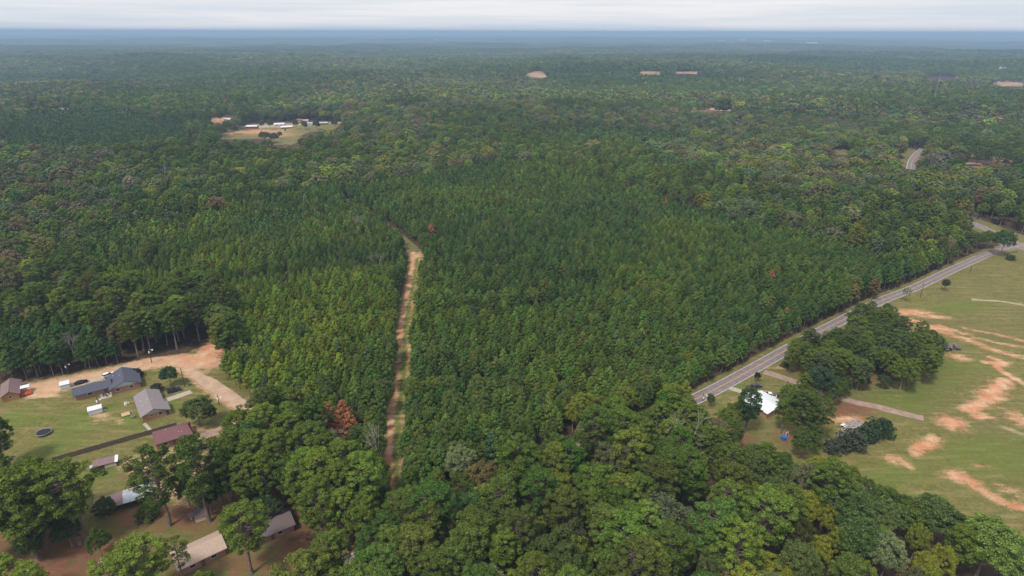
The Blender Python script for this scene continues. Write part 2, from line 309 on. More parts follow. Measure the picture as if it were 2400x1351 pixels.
gm = bpy.data.materials.new('land'); gm.use_nodes = True; t = gm.node_tree; b = t.nodes['Principled BSDF']; b.inputs['Roughness'].default_value = 1; b.inputs['Specular IOR Level'].default_value = 0.05
geo = N(t, 'ShaderNodeNewGeometry')
def noise(sc, det=5, rough=.6, stretch=None):
    n = N(t, 'ShaderNodeTexNoise'); n.inputs['Scale'].default_value = sc; n.inputs['Detail'].default_value = det; n.inputs['Roughness'].default_value = rough
    if stretch:
        m_ = N(t, 'ShaderNodeMapping'); m_.inputs['Scale'].default_value = stretch[:3]; m_.inputs['Rotation'].default_value = (0, 0, stretch[3])
        t.links.new(geo.outputs['Position'], m_.inputs[0]); t.links.new(m_.outputs[0], n.inputs['Vector'])
    else: t.links.new(geo.outputs['Position'], n.inputs['Vector'])
    return n.outputs['Fac']
def ramp(src, *els):
    r = N(t, 'ShaderNodeValToRGB'); e = r.color_ramp.elements
    e[0].position, e[0].color = els[0][0], (*els[0][1], 1); e[1].position, e[1].color = els[-1][0], (*els[-1][1], 1)
    for p_, c_ in els[1:-1]: q = e.new(p_); q.color = (*c_, 1)
    t.links.new(src, r.inputs[0]); return r.outputs[0]
def mixc(f, a, b_):
    m_ = N(t, 'ShaderNodeMix', data_type='RGBA')
    for s_, i_ in ((f, 0), (a, 6), (b_, 7)):
        if isinstance(s_, (int, float)): m_.inputs[i_].default_value = s_
        elif isinstance(s_, tuple): m_.inputs[i_].default_value = (*s_, 1)
        else: t.links.new(s_, m_.inputs[i_])
    return m_.outputs[2]
def math_(op, a, b_=None, c_=None, clamp=False):
    m_ = N(t, 'ShaderNodeMath', operation=op, use_clamp=clamp)
    for s_, i_ in ((a, 0), (b_, 1), (c_, 2)):
        if s_ is None: continue
        if isinstance(s_, (int, float)): m_.inputs[i_].default_value = s_
        else: t.links.new(s_, m_.inputs[i_])
    return m_.outputs[0]
def attr(n): a = N(t, 'ShaderNodeAttribute', attribute_name=n); return a.outputs['Fac']
def cst(nz, g=3.2): return math_('MULTIPLY_ADD', math_('SUBTRACT', nz, .5), g, .5, clamp=True)
def edge(a, nz, k=1.0, gain=4.0):      # ragged edge: (a + k*(noise-.5) - .5) * gain + .5
    return math_('MULTIPLY_ADD', math_('SUBTRACT', math_('MULTIPLY_ADD', nz, k, a), 0.5 + k*0.5), gain, 0.5, clamp=True)
nb = noise(.06, 6, .65); nm = noise(.35, 6, .7); nf = noise(2.2, 5, .75); nst = noise(.5, 5, .7, (.18, 1.0, 1, .45)); nfb = noise(.022, 5, .6)
floor_ = ramp(nm, (.3, (.045, .032, .022)), (.55, (.075, .048, .032)), (.7, (.05, .055, .025)))
g1 = ramp(nm, (.32, (.092, .096, .024)), (.5, (.182, .160, .048)), (.66, (.30, .228, .098)))
g2 = ramp(nst, (.36, (.118, .125, .028)), (.64, (.27, .21, .085)))
gcol = mixc(ramp(nb, (.35, (0, 0, 0)), (.65, (1, 1, 1))), g1, g2)
gcol = mixc(math_('MULTIPLY', ramp(nf, (.42, (0, 0, 0)), (.70, (1, 1, 1))), .55), gcol, (.06, .07, .022))
nq = noise(.85, 5, .7); nt_ = noise(.45, 5, .7, (.10, .9, 1, -.35))
gcol = mixc(math_('MULTIPLY', ramp(nq, (.46, (0, 0, 0)), (.60, (1, 1, 1))), .50), gcol, (.075, .085, .026))
gcol = mixc(math_('MULTIPLY', ramp(nt_, (.52, (0, 0, 0)), (.66, (1, 1, 1))), .55), gcol, (.29, .235, .115))
gcol = mixc(math_('MULTIPLY', ramp(nfb, (.40, (0, 0, 0)), (.62, (1, 1, 1))), .35), gcol, (.13, .125, .05))
gcol = mixc(math_('MULTIPLY', edge(attr('lush'), cst(nm), .9, 1.6), .55), gcol, (.095, .155, .022))
gcol = mixc(math_('MULTIPLY', edge(attr('pale'), nst, .8, 3.0), .8), gcol, (.42, .34, .24))
dcol = ramp(noise(.16, 7, .75), (.38, (.52, .185, .10)), (.5, (.56, .285, .16)), (.62, (.63, .43, .285)))
dcol = mixc(math_('MULTIPLY', attr('sandy'), .72), dcol, ramp(noise(.3, 6, .7), (.35, (.47, .30, .19)), (.65, (.60, .43, .28))))
dcol = mixc(math_('MULTIPLY', nf, .35), dcol, (.38, .24, .15))
lcol = ramp(nm, (.36, (.085, .05, .034)), (.5, (.205, .088, .055)), (.64, (.14, .105, .045)))
c = mixc(edge(attr('grass'), nm, .5, 4), floor_, gcol)
c = mixc(edge(attr('litter'), cst(nm), 1.1, 2.0), c, lcol)
dn = cst(math_('MULTIPLY_ADD', nf, .4, math_('MULTIPLY_ADD', nm, .3, math_('MULTIPLY', nst, .3))), 4.5)
c = mixc(edge(attr('dirt'), dn, 1.0, 1.8), c, dcol)
t.links.new(c, b.inputs['Base Color'])
bn = N(t, 'ShaderNodeBump'); bn.inputs['Strength'].default_value = .6; bn.inputs['Distance'].default_value = .25; t.links.new(nf, bn.inputs['Height']); t.links.new(bn.outputs[0], b.inputs['Normal'])
me = mesh_np('ground', V, [Fq], [gm])
for n_, a_ in (('grass', grass), ('dirt', dirt), ('litter', litter), ('pale', pale), ('lush', lush), ('sandy', sandy)):
    at = me.attributes.new(n_, 'FLOAT', 'POINT'); at.data.foreach_set('value', a_.astype(np.float32))
ground = bpy.data.objects.new('ground', me); COL.objects.link(ground); ground['kind'] = 'structure'

# bare soil openings too far for the ground mesh: thin sheets draped on the land
SOIL = mat('bare_soil', (.43, .26, .17), .95, scale=.05, col2=(.20, .15, .08), detail=8, ramp=(.4, .6))
for k_, p_ in enumerate(PATCHES[:7]):
    q = []
    for i in range(len(p_)):
        a_, b_ = np.array(p_[i], float), np.array(p_[(i + 1) % len(p_)], float)
        for t_ in (0, .33, .66): q.append(a_ + (b_ - a_) * t_ + np.array([random.uniform(-2.5, 2.5), random.uniform(-.5, .5)]))
    w_ = [P(a_, b_) for a_, b_ in q]; cx = np.mean(w_, 0); vv = [(*cx, float(hgt(*cx)) + 1.0)] + [(w[0], w[1], float(hgt(*w)) + 1.0) for w in w_]; n = len(w_)
    me = bpy.data.meshes.new('bare_soil'); me.from_pydata(vv, [], [(0, i + 1, (i + 1) % n + 1) for i in range(n)]); me.materials.append(SOIL); o = bpy.data.objects.new('bare_soil', me); COL.objects.link(o); o['kind'] = 'structure'
# ------------------------------------------------------------------ roads and drives
ASPH = mat('asphalt', (.235, .19, .185), .9, scale=.5, col2=(.165, .135, .14), detail=8)
YEL = mat('yellow_paint', (.62, .38, .13), .8, scale=1.5, col2=(.40, .27, .14)); WHI = mat('white_paint', (.72, .70, .68), .8, scale=1.5, col2=(.5, .46, .44))
CONC = mat('concrete', (.46, .39, .33), .9, scale=.8, col2=(.34, .28, .23)); GRV = mat('gravel', (.50, .345, .24), .95, scale=.3, col2=(.40, .265, .19), detail=8); SOILR = mat('worn_gravel', (.36, .25, .19), .95, scale=.5, col2=(.24, .165, .13), detail=8)
ribbon('road', ROAD, -3.0, 3.0, .030, ASPH)
for k in (-.13, .13): ribbon('road_marking', ROAD, k - .07, k + .07, .036, YEL)
for k in (-2.72, 2.72): ribbon('road_marking', ROAD[: -14], k - .09, k + .09, .036, WHI)
ribbon('side_road', ROAD2, -3.6, 3.6, .026, ASPH)
for k in (-3.3, 3.3): ribbon('road_marking', ROAD2, k - .1, k + .1, .033, WHI)
ribbon('road_marking', ROAD2, -.12, .12, .033, YEL)
a0 = smooth_line(PL([(2290,607),(2335,590),(2358,570),(2350,556)]), 2); ribbon('junction_apron', a0, -2.2, 1.0, .022, ASPH)
a1 = smooth_line(PL([(2345,575),(2380,578),(2430,590)]), 3); ribbon('junction', a1, -4.5, 4.5, .018, ASPH)
ribbon('far_road', ROAD3, -4, 4, .3, ASPH); ribbon('road_marking', ROAD3, 3.5, 3.9, .5, WHI); ribbon('road_marking', ROAD3, -.2, .2, .5, YEL)
tp_ = np.clip((len(GRAVEL) - 1 - np.arange(len(GRAVEL))) / 6.0, .02, 1); ribbon('gravel_road', GRAVEL, -2.7 * tp_, 2.7 * tp_, .014, GRV, .6, 3)
ribbon('driveway', smooth_line(PL([(448,918),(415,930),(378,941)]), 2), -1.5, 1.5, .018, CONC)
ribbon('driveway', smooth_line(PL([(300,858),(255,880),(215,893),(178,902),(160,905)]), 2), -1.5, 1.5, .018, CONC, .2, 2)
ribbon('driveway', smooth_line(PL([(620,990),(560,1003),(510,1012),(460,1027)]), 2), -1.4, 1.4, .018, SOILR, .3, 2)
ribbon('driveway', smooth_line(PL([(1700,907),(1725,914),(1748,922),(1775,930)]), 2), -1.4, 1.4, .018, CONC)
ribbon('driveway', smooth_line(PL([(1790,872),(1830,884),(1868,897),(1940,925),(2000,942),(2060,955),(2110,968),(2165,981)]), 2), -1.9, 1.9, .016, SOILR, .35, 6)
ribbon('path', smooth_line(PL([(338,993),(345,1001),(353,1009)]), 2), -.5, .5, .018, CONC)
ribbon('farm_lane', smooth_line(PL([(600,300),(650,296),(720,292),(800,288)]), 8), -4, 4, .2, CONC, 1, 3)

# ------------------------------------------------------------------ trees: meshes
def unit(v): return v / (np.linalg.norm(v, axis=-1, keepdims=True) + 1e-9)
def leaf_quads(rng, cen, rad, n, size, up=.35, fl=.6, outn=.8, shell=.55):
    """cen (k,3), rad (k,) ; n leaves per clump ; fl = flattening"""
    k = len(cen); d = unit(rng.normal(size=(k, n, 3)) + np.array([0, 0, up])); r = rad[:, None, None] * (shell + (1 - shell) * rng.random((k, n, 1)))
    p = cen[:, None] + d * r * np.array([1, 1, fl]); nn = unit(d * outn + rng.normal(size=d.shape) * .55 + np.array([0, 0, .25]))
    p = p.reshape(-1, 3); nn = nn.reshape(-1, 3); a = unit(np.cross(nn, rng.normal(size=nn.shape))); b_ = np.cross(nn, a)
    s = size * (.6 + .8 * rng.random((len(p), 1))); a = a * s; b_ = b_ * s * .62
    V = np.stack([p - a, p - b_ + nn*s*.15, p + a, p + b_ + nn*s*.15], 1).reshape(-1, 3)
    return V, np.arange(len(V)).reshape(-1, 4), np.repeat(rng.random(len(p)), 4)
def tubes_np(segs, n):
    Vs, Fs = [], []; ang = np.linspace(0, 2*pi, n, endpoint=False)
    for a, b_, r0, r1 in segs:
        a = np.array(a, float); b_ = np.array(b_, float); d = unit(b_ - a); u = unit(np.cross(d, [0.3, .9, .1])); w = np.cross(d, u)
        base = sum(len(v) for v in Vs); ring = np.cos(ang)[:, None]*u + np.sin(ang)[:, None]*w
        Vs.append(np.concatenate([a + ring*r0, b_ + ring*r1])); i = np.arange(n)
        Fs.append(base + np.stack([i, (i+1) % n, n + (i+1) % n, n + i], 1))
    return np.concatenate(Vs), np.concatenate(Fs)
def trunk_path(rng, H, lean=.03, nseg=6):
    z = np.linspace(0, H, nseg + 1); off = np.cumsum(rng.normal(size=(nseg + 1, 2)) * lean * H / nseg, 0); off[0] = 0
    return np.column_stack([off, z])
def at_path(path, z):
    return np.array([np.interp(z, path[:, 2], path[:, 0]), np.interp(z, path[:, 2], path[:, 1]), z])
def make_tree(kind, seed, lod):
    """returns crown (V,F,leaf) and wood (V,F); lod 0 near, 1 middle, 2 far"""
    rng = np.random.default_rng(seed * 13 + {'pine': 1, 'young': 2, 'broad': 3, 'bush': 4, 'thin': 5}[kind] * 1000)
    cen, rad = [], []; segs = []
    if kind in ('pine', 'thin'):
        H = 22.0; path = trunk_path(rng, H); base = rng.uniform(.34, .46) if kind == 'pine' else .55; Rm = rng.uniform(3.9, 4.8); lean = rng.uniform(0, 6.28)
        nc = 112 if kind == 'pine' else 34
        for i in range(nc):
            u = (i + .5) / nc; z = H * (base + (1 - base) * u ** .9); prof = min(1, .62 + 1.1*u) * math.sqrt(max(.03, 1 - max(0, (u - .35) / .65) ** 2.4))
            a = i * 2.39996 + rng.normal() * .4; rr = Rm * prof * rng.uniform(.3, 1.0) ** .5 * (1 + .16*cos(a - lean) + .12*sin(3*a + lean))
            c0 = at_path(path, min(z, H - .3)); tip = c0 + np.array([cos(a)*rr, sin(a)*rr, rng.normal()*.35 + .05*rr])
            cen.append(tip); rad.append(rng.uniform(.6, 1.2) * (1 - .1*u))
            if rr > 1.2: segs.append((at_path(path, max(z - .35*rr, H*.3)), tip, .10, .03))
        cen.append(at_path(path, H - .4)); rad.append(1.0)
        for i in range(7):            # bare lower snags
            z = H * rng.uniform(.25, base + .05); a = rng.uniform(0, 2*pi); c0 = at_path(path, z); segs.append((c0, c0 + np.array([cos(a)*1.8, sin(a)*1.8, .3]) * rng.uniform(.5, 1.2), .05, .015))
        r0, size, per, fl = .33, .165, 150, .66
    elif kind == 'young':
        H = 11.0; path = trunk_path(rng, H, .02); nc = 24; Rm = rng.uniform(1.75, 2.25)
        for i in range(nc):
            u = (i + .5) / nc; z = H * (.40 + .58 * u); a = i * 2.39996; rr = Rm * max(.12, 1 - u ** 2.3) * (.8 + .2 * min(1, u * 4)) * rng.uniform(.6, 1.05)
            c0 = at_path(path, z); cen.append(c0 + np.array([cos(a)*rr, sin(a)*rr, 0])); rad.append(rng.uniform(.60, .95) * (1.05 - .25*u))
        cen.append(at_path(path, H)); rad.append(.52)
        r0, size, per, fl = .13, .17, 120, .8
    elif kind == 'broad':
        H = 17.0; path = trunk_path(rng, H * .7, .05); nc = 96; Rx = rng.uniform(4.3, 5.4); Rz = rng.uniform(4.8, 5.8); cz = H - Rz; lob = rng.uniform(0, 2*pi, 3)
        for i in range(nc):
            u = (i + .5) / nc; ct = 1 - 1.55 * u; st = math.sqrt(max(0, 1 - ct*ct)); a = i * 2.39996 + rng.normal()*.2
            k = rng.uniform(.72, 1.0) * (1 + .14*sin(3*a + lob[0]) + .1*sin(5*a + lob[1] + 3*ct)); p = np.array([cos(a)*st*Rx*k, sin(a)*st*Rx*k, cz + ct*Rz*k])
            cen.append(p); rad.append(rng.uniform(.65, 1.35))
            if i % 5 == 0: segs.append((at_path(path, rng.uniform(.35, .68)*H), p, .12, .03))
        r0, size, per, fl = .30, .19, 165, .85
    else:
        H = 2.6; path = trunk_path(rng, 1.4, .05); nc = 20
        for i in range(nc):
            u = (i + .5) / nc; a = i * 2.39996; rr = 1.6 * math.sqrt(1 - (u*.9)**2) * rng.uniform(.5, 1); cen.append(np.array([cos(a)*rr, sin(a)*rr, .35 + 1.9*u])); rad.append(rng.uniform(.4, .65))
            if i % 4 == 0: segs.append(((0, 0, .1), cen[-1], .05, .02))
        r0, size, per, fl = .08, .16, 55, .9
    cen = np.array(cen); rad = np.array(rad)
    if lod == 1: size *= 2.3; per = max(8, int(per / 4.6))
    if lod == 2:
        keep = rng.permutation(len(cen))[: max(10, int(len(cen) * .6))]; cen = cen[keep]; rad = rad[keep] * 1.2; size *= 5.8; per = 6
    LV, LF, leaf = leaf_quads(rng, cen, rad, per, size, fl=fl)
    tz = path[:, 2] / path[-1, 2]; tr = r0 * (1 - .82*tz) + (r0*.3) * (tz == 0)
    ts = [(path[i], path[i+1], tr[i], tr[i+1]) for i in range(len(path) - 1)]
    if lod == 2: ts = [(path[0], path[-1], r0, r0*.3)]; segs = []
    if lod == 1: segs = segs[::3]
    WV, WF = tubes_np(ts, 8 if lod == 0 else 4)
    if segs: SV, SF = tubes_np(segs, 4); WF = np.concatenate([WF, SF + len(WV)]); WV = np.concatenate([WV, SV])
    return (LV, LF, leaf), (WV, WF)
NV = {'pine': 7, 'young': 6, 'broad': 7, 'bush': 3, 'thin': 3}
CROWN, TRUNK = {}, {}
def near_mesh(kind, i):
    if (kind, i) not in CROWN:
        (LV, LF, leaf), (WV, WF) = make_tree(kind, i, 0)
        CROWN[kind, i] = mesh_np('crown', LV, [LF], [FOL], leaf=leaf); TRUNK[kind, i] = mesh_np('trunk', WV, [WF], [BARKH if kind in ('broad', 'bush') else BARK])
    return CROWN[kind, i], TRUNK[kind, i]
LIB = {}
def lib_collection(kind, lod):
    if (kind, lod) not in LIB:
        col = bpy.data.collections.new('%s_variants' % kind)
        for i in range(NV[kind]):
            (LV, LF, leaf), (WV, WF) = make_tree(kind, i, lod)
            me = mesh_np('tree', np.concatenate([LV, WV]), [LF, WF + len(LV)], [FOL, BARKH if kind in ('broad', 'bush') else BARK], np.concatenate([np.zeros(len(LF)), np.ones(len(WF))]), np.concatenate([leaf, np.zeros(len(WV))]))
            o = bpy.data.objects.new('v%02d' % i, me); col.objects.link(o)
        LIB[kind, lod] = col
    return LIB[kind, lod]
def scatter(name, pts, rotz, scl, tint, vi, col, label, cat, kind='stuff', group=None):
    me = bpy.data.meshes.new(name); me.vertices.add(len(pts)); me.vertices.foreach_set('co', np.asarray(pts, np.float32).ravel())
    for n_, ty, arr, key in (('rot', 'FLOAT_VECTOR', np.column_stack([np.zeros(len(pts)), np.zeros(len(pts)), rotz]), 'vector'), ('scl', 'FLOAT_VECTOR', scl, 'vector'), ('tint', 'FLOAT_COLOR', np.column_stack([tint, np.ones(len(pts))]), 'color')):
        a = me.attributes.new(n_, ty, 'POINT'); a.data.foreach_set(key, np.asarray(arr, np.float32).ravel())
    a = me.attributes.new('vi', 'INT', 'POINT'); a.data.foreach_set('value', np.asarray(vi, np.int32)); me.update()
    o = bpy.data.objects.new(name, me); COL.objects.link(o)
    g = bpy.data.node_groups.new(name, 'GeometryNodeTree'); g.interface.new_socket('Geometry', in_out='INPUT', socket_type='NodeSocketGeometry'); g.interface.new_socket('Geometry', in_out='OUTPUT', socket_type='NodeSocketGeometry')
    gi = g.nodes.new('NodeGroupInput'); go = g.nodes.new('NodeGroupOutput'); iop = g.nodes.new('GeometryNodeInstanceOnPoints'); ci = g.nodes.new('GeometryNodeCollectionInfo')
    ci.inputs['Collection'].default_value = col; ci.inputs['Separate Children'].default_value = True; ci.inputs['Reset Children'].default_value = True
    iop.inputs['Pick Instance'].default_value = True
    def na(n_, ty): a = g.nodes.new('GeometryNodeInputNamedAttribute'); a.data_type = ty; a.inputs['Name'].default_value = n_; return a.outputs['Attribute']
    L = g.links.new; L(gi.outputs[0], iop.inputs['Points']); L(ci.outputs[0], iop.inputs['Instance']); L(na('vi', 'INT'), iop.inputs['Instance Index']); L(na('rot', 'FLOAT_VECTOR'), iop.inputs['Rotation']); L(na('scl', 'FLOAT_VECTOR'), iop.inputs['Scale']); L(iop.outputs[0], go.inputs[0])
    m_ = o.modifiers.new('trees', 'NODES'); m_.node_group = g
    tag(o, label, cat, group, kind); return o
NAMES = {'pine': 'pine_tree', 'thin': 'pine_tree', 'young': 'young_pine', 'broad': 'broadleaf_tree', 'bush': 'bush'}
CATS = {'pine': 'pine tree', 'thin': 'pine tree', 'young': 'young pine', 'broad': 'broadleaf tree', 'bush': 'bush'}
def plant(kind, x, y, H, wide, tint, label, group=None, rz=None, vi=None):
    vi = random.randrange(NV[kind]) if vi is None else vi; cm, tm = near_mesh(kind, vi); h0 = {'pine': 22., 'thin': 22., 'young': 11., 'broad': 17., 'bush': 2.6}[kind]; s = H / h0
    e = empty(NAMES[kind], x, y, float(hgt(x, y)) - .05, random.uniform(0, 6.28) if rz is None else rz, label, CATS[kind], group); e.scale = (s*wide, s*wide, s)
    for n_, m_ in (('crown', cm), ('trunk', tm)):
        o = bpy.data.objects.new(n_, m_); COL.objects.link(o); o.parent = e
        if n_ == 'crown': o['tint'] = [float(v) for v in tint]
    return e

# ------------------------------------------------------------------ trees: where each one stands
G = lambda r, g, b: (r, g, b)
PINE = G(.120, .164, .027); PINE_D = G(.080, .118, .026); PINE_B = G(.155, .210, .031); YNG = G(.080, .150, .040); BRD = G(.104, .146, .042); BRD_L = G(.165, .235, .050); YEL_G = G(.175, .205, .030); GOLD = G(.225, .235, .030); PALE = G(.19, .23, .095); OLIVE = G(.150, .145, .060); ORNG = G(.36, .15, .075)
HAND = []   # world spots of hand placed trees
def height_for(bx, by, py_top):
    c = P(bx, by); lo, hi = 1.0, 60.0
    for _ in range(40):
        m = .5 * (lo + hi); q = proj(c[0], c[1], hgt(*c) + m)[1]
        if q > py_top: lo = m
        else: hi = m
    return lo
def by_base(kind, bx, by, pt, wide, tint, label, group=None):
    c = P(bx, by); HAND.append((*c, 3.0)); return plant(kind, c[0], c[1], height_for(bx, by, pt), wide, tint, label, group)
SHOW = []
def by_top(kind, tx, ty, H, wide, tint, label, group=None):
    c = P(tx, ty, H)
    if group is None and ty > 900: SHOW.append((tx, ty + 30, c[1]))
    HAND.append((*c, 3.4 * wide * H / (22 if kind in ('pine', 'thin') else 17 if kind == 'broad' else 11))); return plant(kind, c[0], c[1], H, wide, tint, label, group)
LAND = [(190,896,'black sedan'),(265,900,'slate roofed house'),(340,960,'grey roofed house'),(102,1013,'trampoline'),(270,1040,'long wooden fence'),(410,1040,'maroon roofed house'),(248,1088,'long low shed'),(310,1170,'half tin roofed barn'),(470,1215,'small brown hut'),(160,1300,'red straw clearing'),(260,1315,'white metal chest'),(460,1300,'tan roofed house'),(655,1210,'dark weathered roof'),(644,1178,'white camper trailer'),(520,800,'orange clearing end'),(430,855,'sandy turning circle'),(530,935,'gravel road'),(130,890,'sandy lane'),(300,860,'sandy lane bend'),
 (975,600,'far end of the dirt track'),(955,700,'upper dirt track'),(943,800,'middle of the dirt track'),(938,900,'lower track half'),(925,1010,'lower dirt track'),(926,1110,'shaded foot of the dirt track'),(975,1225,'mouth of the dirt track'),(795,960,'dead orange pines'),(1075,1080,'pale green rounded tree'),(1370,950,'yellow tree by the road'),(1465,1060,'pale lime green tree'),(1592,1020,'bare dead tree'),(1690,1230,'layered bright green pine'),(1900,1190,'largest golden tree'),(1985,1270,'low yellow green tree'),(2090,1290,'whitish green tree'),(2335,1260,'big light green tree'),(1555,1220,'spreading grey olive tree'),(1352,1300,'bottom centre yellow tree'),(1810,955,'white roofed house'),(1640,940,'pole at the woods edge'),(1835,845,'grove roadside pole'),(2053,670,'dead roadside pine'),(1480,1000,'hidden paved road'),(1250,1110,'shaded wood floor'),(1160,1230,'woods beyond the hidden road'),(830,1230,'woods beside the hidden road'),(700,1080,'gravel road clump'),(2030,1020,'dark hedge'),(2150,1150,'lower field edge'),(2222,812,'burnt scrap heap'),(1925,905,'broad dark oak'),(2062,705,'road beyond the grove'),(1900,775,'road beside the grove'),(2120,860,'straw under the grove'),(2000,790,'middle of the grove'),(1740,960,'pine left of the white roof'),(600,1060,'tallest clump pines'),(1240,1010,'woods over the hidden road'),(1750,890,'dark grey SUV'),(660,860,'turning circle pines')]
DIRS = ['right of', 'above and right of', 'above', 'above and left of', 'left of', 'below and left of', 'below', 'below and right of']
def landmark(px, py):
    d = [math.hypot(px - a, py - b_) for a, b_, n_ in LAND]; k = int(np.argmin(d)); a, b_, n_ = LAND[k]; q = DIRS[int(round(math.atan2(b_ - py, px - a) / (pi/4))) % 8]
    return ('close ' if d[k] < 45 else '' if d[k] < 110 else '') + q + ' the ' + n_, n_
def near_label(base, px, py):
    r_, n_ = landmark(px, py); t_ = base + ' ' + r_
    if len(t_.split()) > 16: t_ = t_.replace('small ', '', 1).replace('large ', '', 1)
    if len(t_.split()) > 16: t_ = t_.replace(' close ', ' ')
    return t_, n_
B_, T_ = by_base, by_top
B_('pine', 399, 1233, 1058, 1.15, PINE_D, 'tall pine with long bare trunk right of the tin roofed shed')
B_('pine', 492, 1223, 1030, 1.15, PINE_D, 'tall bare trunked pine beside the small brown hut')
B_('pine', 545, 1200, 1062, 1.05, PINE_D, 'slim pine with pale trunk between brown hut and dark roofed house')
B_('pine', 188, 1277, 1092, 1.3, PINE, 'pine with thick leaning grey trunk at the edge of red pine straw')
B_('thin', 207, 1266, 1130, .9, PINE, 'thinner pine standing just behind the thick leaning trunk')
B_('pine', 92, 1312, 1110, 1.3, PINE, 'forked trunk pine on the left edge of the red straw clearing')
B_('pine', 78, 1298, 1135, 1.2, PINE, 'pine crowding behind the forked trunk pine at the left')
B_('pine', 122, 1236, 1078, 1.25, PINE, 'pine with shaded trunk behind the left pine group')
B_('pine', 20, 1250, 1098, 1.25, PINE, 'full pine against the left edge of the yard group')
B_('pine', -35, 1340, 1150, 1.0, PINE, 'pine cut by the picture edge below the yard group')
B_('pine', 40, 1205, 1072, .9, PINE_D, 'dark pine closing the rear left of the yard group')
B_('pine', 15, 1098, 985, 1.25, PINE_D, 'dark pine at the picture edge below the trampoline lawn')
B_('pine', -30, 1150, 1010, 1.0, PINE_D, 'dark pine half out of the picture left of the lawn')
B_('pine', 30, 1440, 1312, 1.35, PINE_B, 'bright pine top in the lower left corner')
B_('pine', 105, 1470, 1335, 1.35, PINE_B, 'bright pine top right of the lower left corner')
B_('thin', 440, 1385, 1265, 1.0, PINE, 'open sparse pine in front of the tan roofed house')
B_('pine', 590, 1345, 1190, 1.3, PINE, 'wide pine with dead lower limbs hiding part of the dark roofed house')
B_('pine', 355, 1430, 1275, 1.35, PINE_B, 'bright pine at the left end of the tan roof')
B_('pine', 300, 1440, 1308, 1.35, PINE_B, 'bright pine top left of the tan roofed house')
B_('pine', 500, 1460, 1345, 1.0, PINE, 'pine below the tan roofed house')
B_('broad', 242, 1306, 1245, 1.0, PINE_D, 'small dark tree standing behind the white metal bin rack')
B_('broad', 255, 1222, 1170, 1.25, PINE_D, 'dark round tree at the left end of the brown metal roof')
B_('broad', 170, 1262, 1205, 1.2, PINE_D, 'dark undergrowth tree beneath the left pine group')
B_('broad', 445, 1185, 1128, 1.0, PINE_D, 'dark broad tree between tin roofed shed and brown hut')
B_('broad', 520, 1172, 1105, 1.2, PINE_D, 'dark broad tree behind the pale slim pine trunk')
B_('broad', 560, 1165, 1115, 1.2, PINE_D, 'dark broad tree left of the white trailer')
B_('bush', 350, 1212, 1186, 1.3, PINE_D, 'round dark bush in front of the tin roofed shed')
B_('bush', 242, 1112, 1104, 1.2, PINE_D, 'small bush beside the long low shed with cream end')
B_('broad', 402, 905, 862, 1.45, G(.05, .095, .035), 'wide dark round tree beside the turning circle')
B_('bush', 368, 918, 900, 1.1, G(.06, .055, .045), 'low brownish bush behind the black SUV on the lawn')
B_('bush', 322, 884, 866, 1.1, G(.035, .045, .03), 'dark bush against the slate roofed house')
B_('broad', 470, 1000, 938, 1.5, G(.095, .125, .04), 'broad olive green tree between drive and gravel road')
B_('broad', 497, 992, 950, 1.1, G(.085, .115, .04), 'smaller olive green tree touching the broad olive tree')
for i, (a, b, h, k) in enumerate(((552, 963, 22, 'pine'), (615, 950, 24, 'pine'), (672, 968, 22, 'pine'), (536, 1008, 21, 'pine'), (590, 1015, 22, 'pine'), (640, 1015, 23, 'pine'), (700, 1010, 21, 'pine'), (560, 1068, 20, 'pine'), (612, 1065, 20, 'pine'), (745, 1055, 25, 'pine'), (790, 1090, 23, 'pine'), (705, 1085, 22, 'pine'), (800, 1150, 20, 'pine'), (740, 1130, 22, 'pine'), (520,1045,19,'pine'), (850,1170,19,'pine'))):
    T_(k, a, b, h, 1.1, PINE_B if i in (1, 9, 12) else PINE, near_label('tall clump pine', a, b + 30)[0], 'pines in the clump beside the gravel road')
T_('broad', 1075, 1052, 15, .95, PALE, 'pale green rounded tree right of the dirt track')
T_('broad', 1465, 1030, 17, 1.1, G(.17, .235, .05), 'pale lime green round tree left of the bare dead tree')
T_('broad', 1370, 925, 14, 1.0, YEL_G, 'yellow tree where the road enters the woods')
T_('broad', 1345, 945, 11, .9, GOLD, 'small golden tree tucked left of the yellow tree')
T_('pine', 1690, 1182, 24, 1.15, G(.105, .185, .04), 'bright green layered pine in the lower right woods')
T_('pine', 1745, 1235, 23, 1.2, PINE_B, 'bright green pine just below the layered pine')
T_('broad', 1895, 1155, 14, 1.0, GOLD, 'largest golden yellow tree in the lower right woods')
T_('broad', 1955, 1190, 12, .8, GOLD, 'small golden tree right of the largest golden one')
T_('broad', 1985, 1240, 13, .9, YEL_G, 'yellow green tree with a golden side in the lower right')
T_('broad', 1925, 1262, 12, .9, GOLD, 'golden tree left of the yellow green one near the bottom')
T_('broad', 2090, 1262, 14, .95, PALE, 'whitish green tree near the bottom right')
T_('broad', 2160, 1235, 12, .7, YEL_G, 'slender yellow green tree behind the whitish green one')
T_('broad', 2070, 1238, 12, .7, YEL_G, 'small yellow green tree top left of the whitish green one')
T_('broad', 2222, 1285, 12, .8, GOLD, 'golden tree right of the whitish green tree')
T_('broad', 2178, 1300, 11, .9, GOLD, 'low golden tree at the bottom right')
T_('broad', 2335, 1228, 17, 1.25, BRD_L, 'big light green tree at the edge of the field bottom right')
T_('broad', 2395, 1270, 16, 1.2, BRD_L, 'light green tree cut by the right picture edge')
T_('broad', 2180, 1335, 12, 1.0, YEL_G, 'yellow green tree top on the bottom edge at right')
T_('broad', 2035, 1325, 11, .8, GOLD, 'golden tree top on the bottom edge')
T_('broad', 1352, 1268, 15, .8, YEL_G, 'yellow green tree among dark pines at bottom centre')
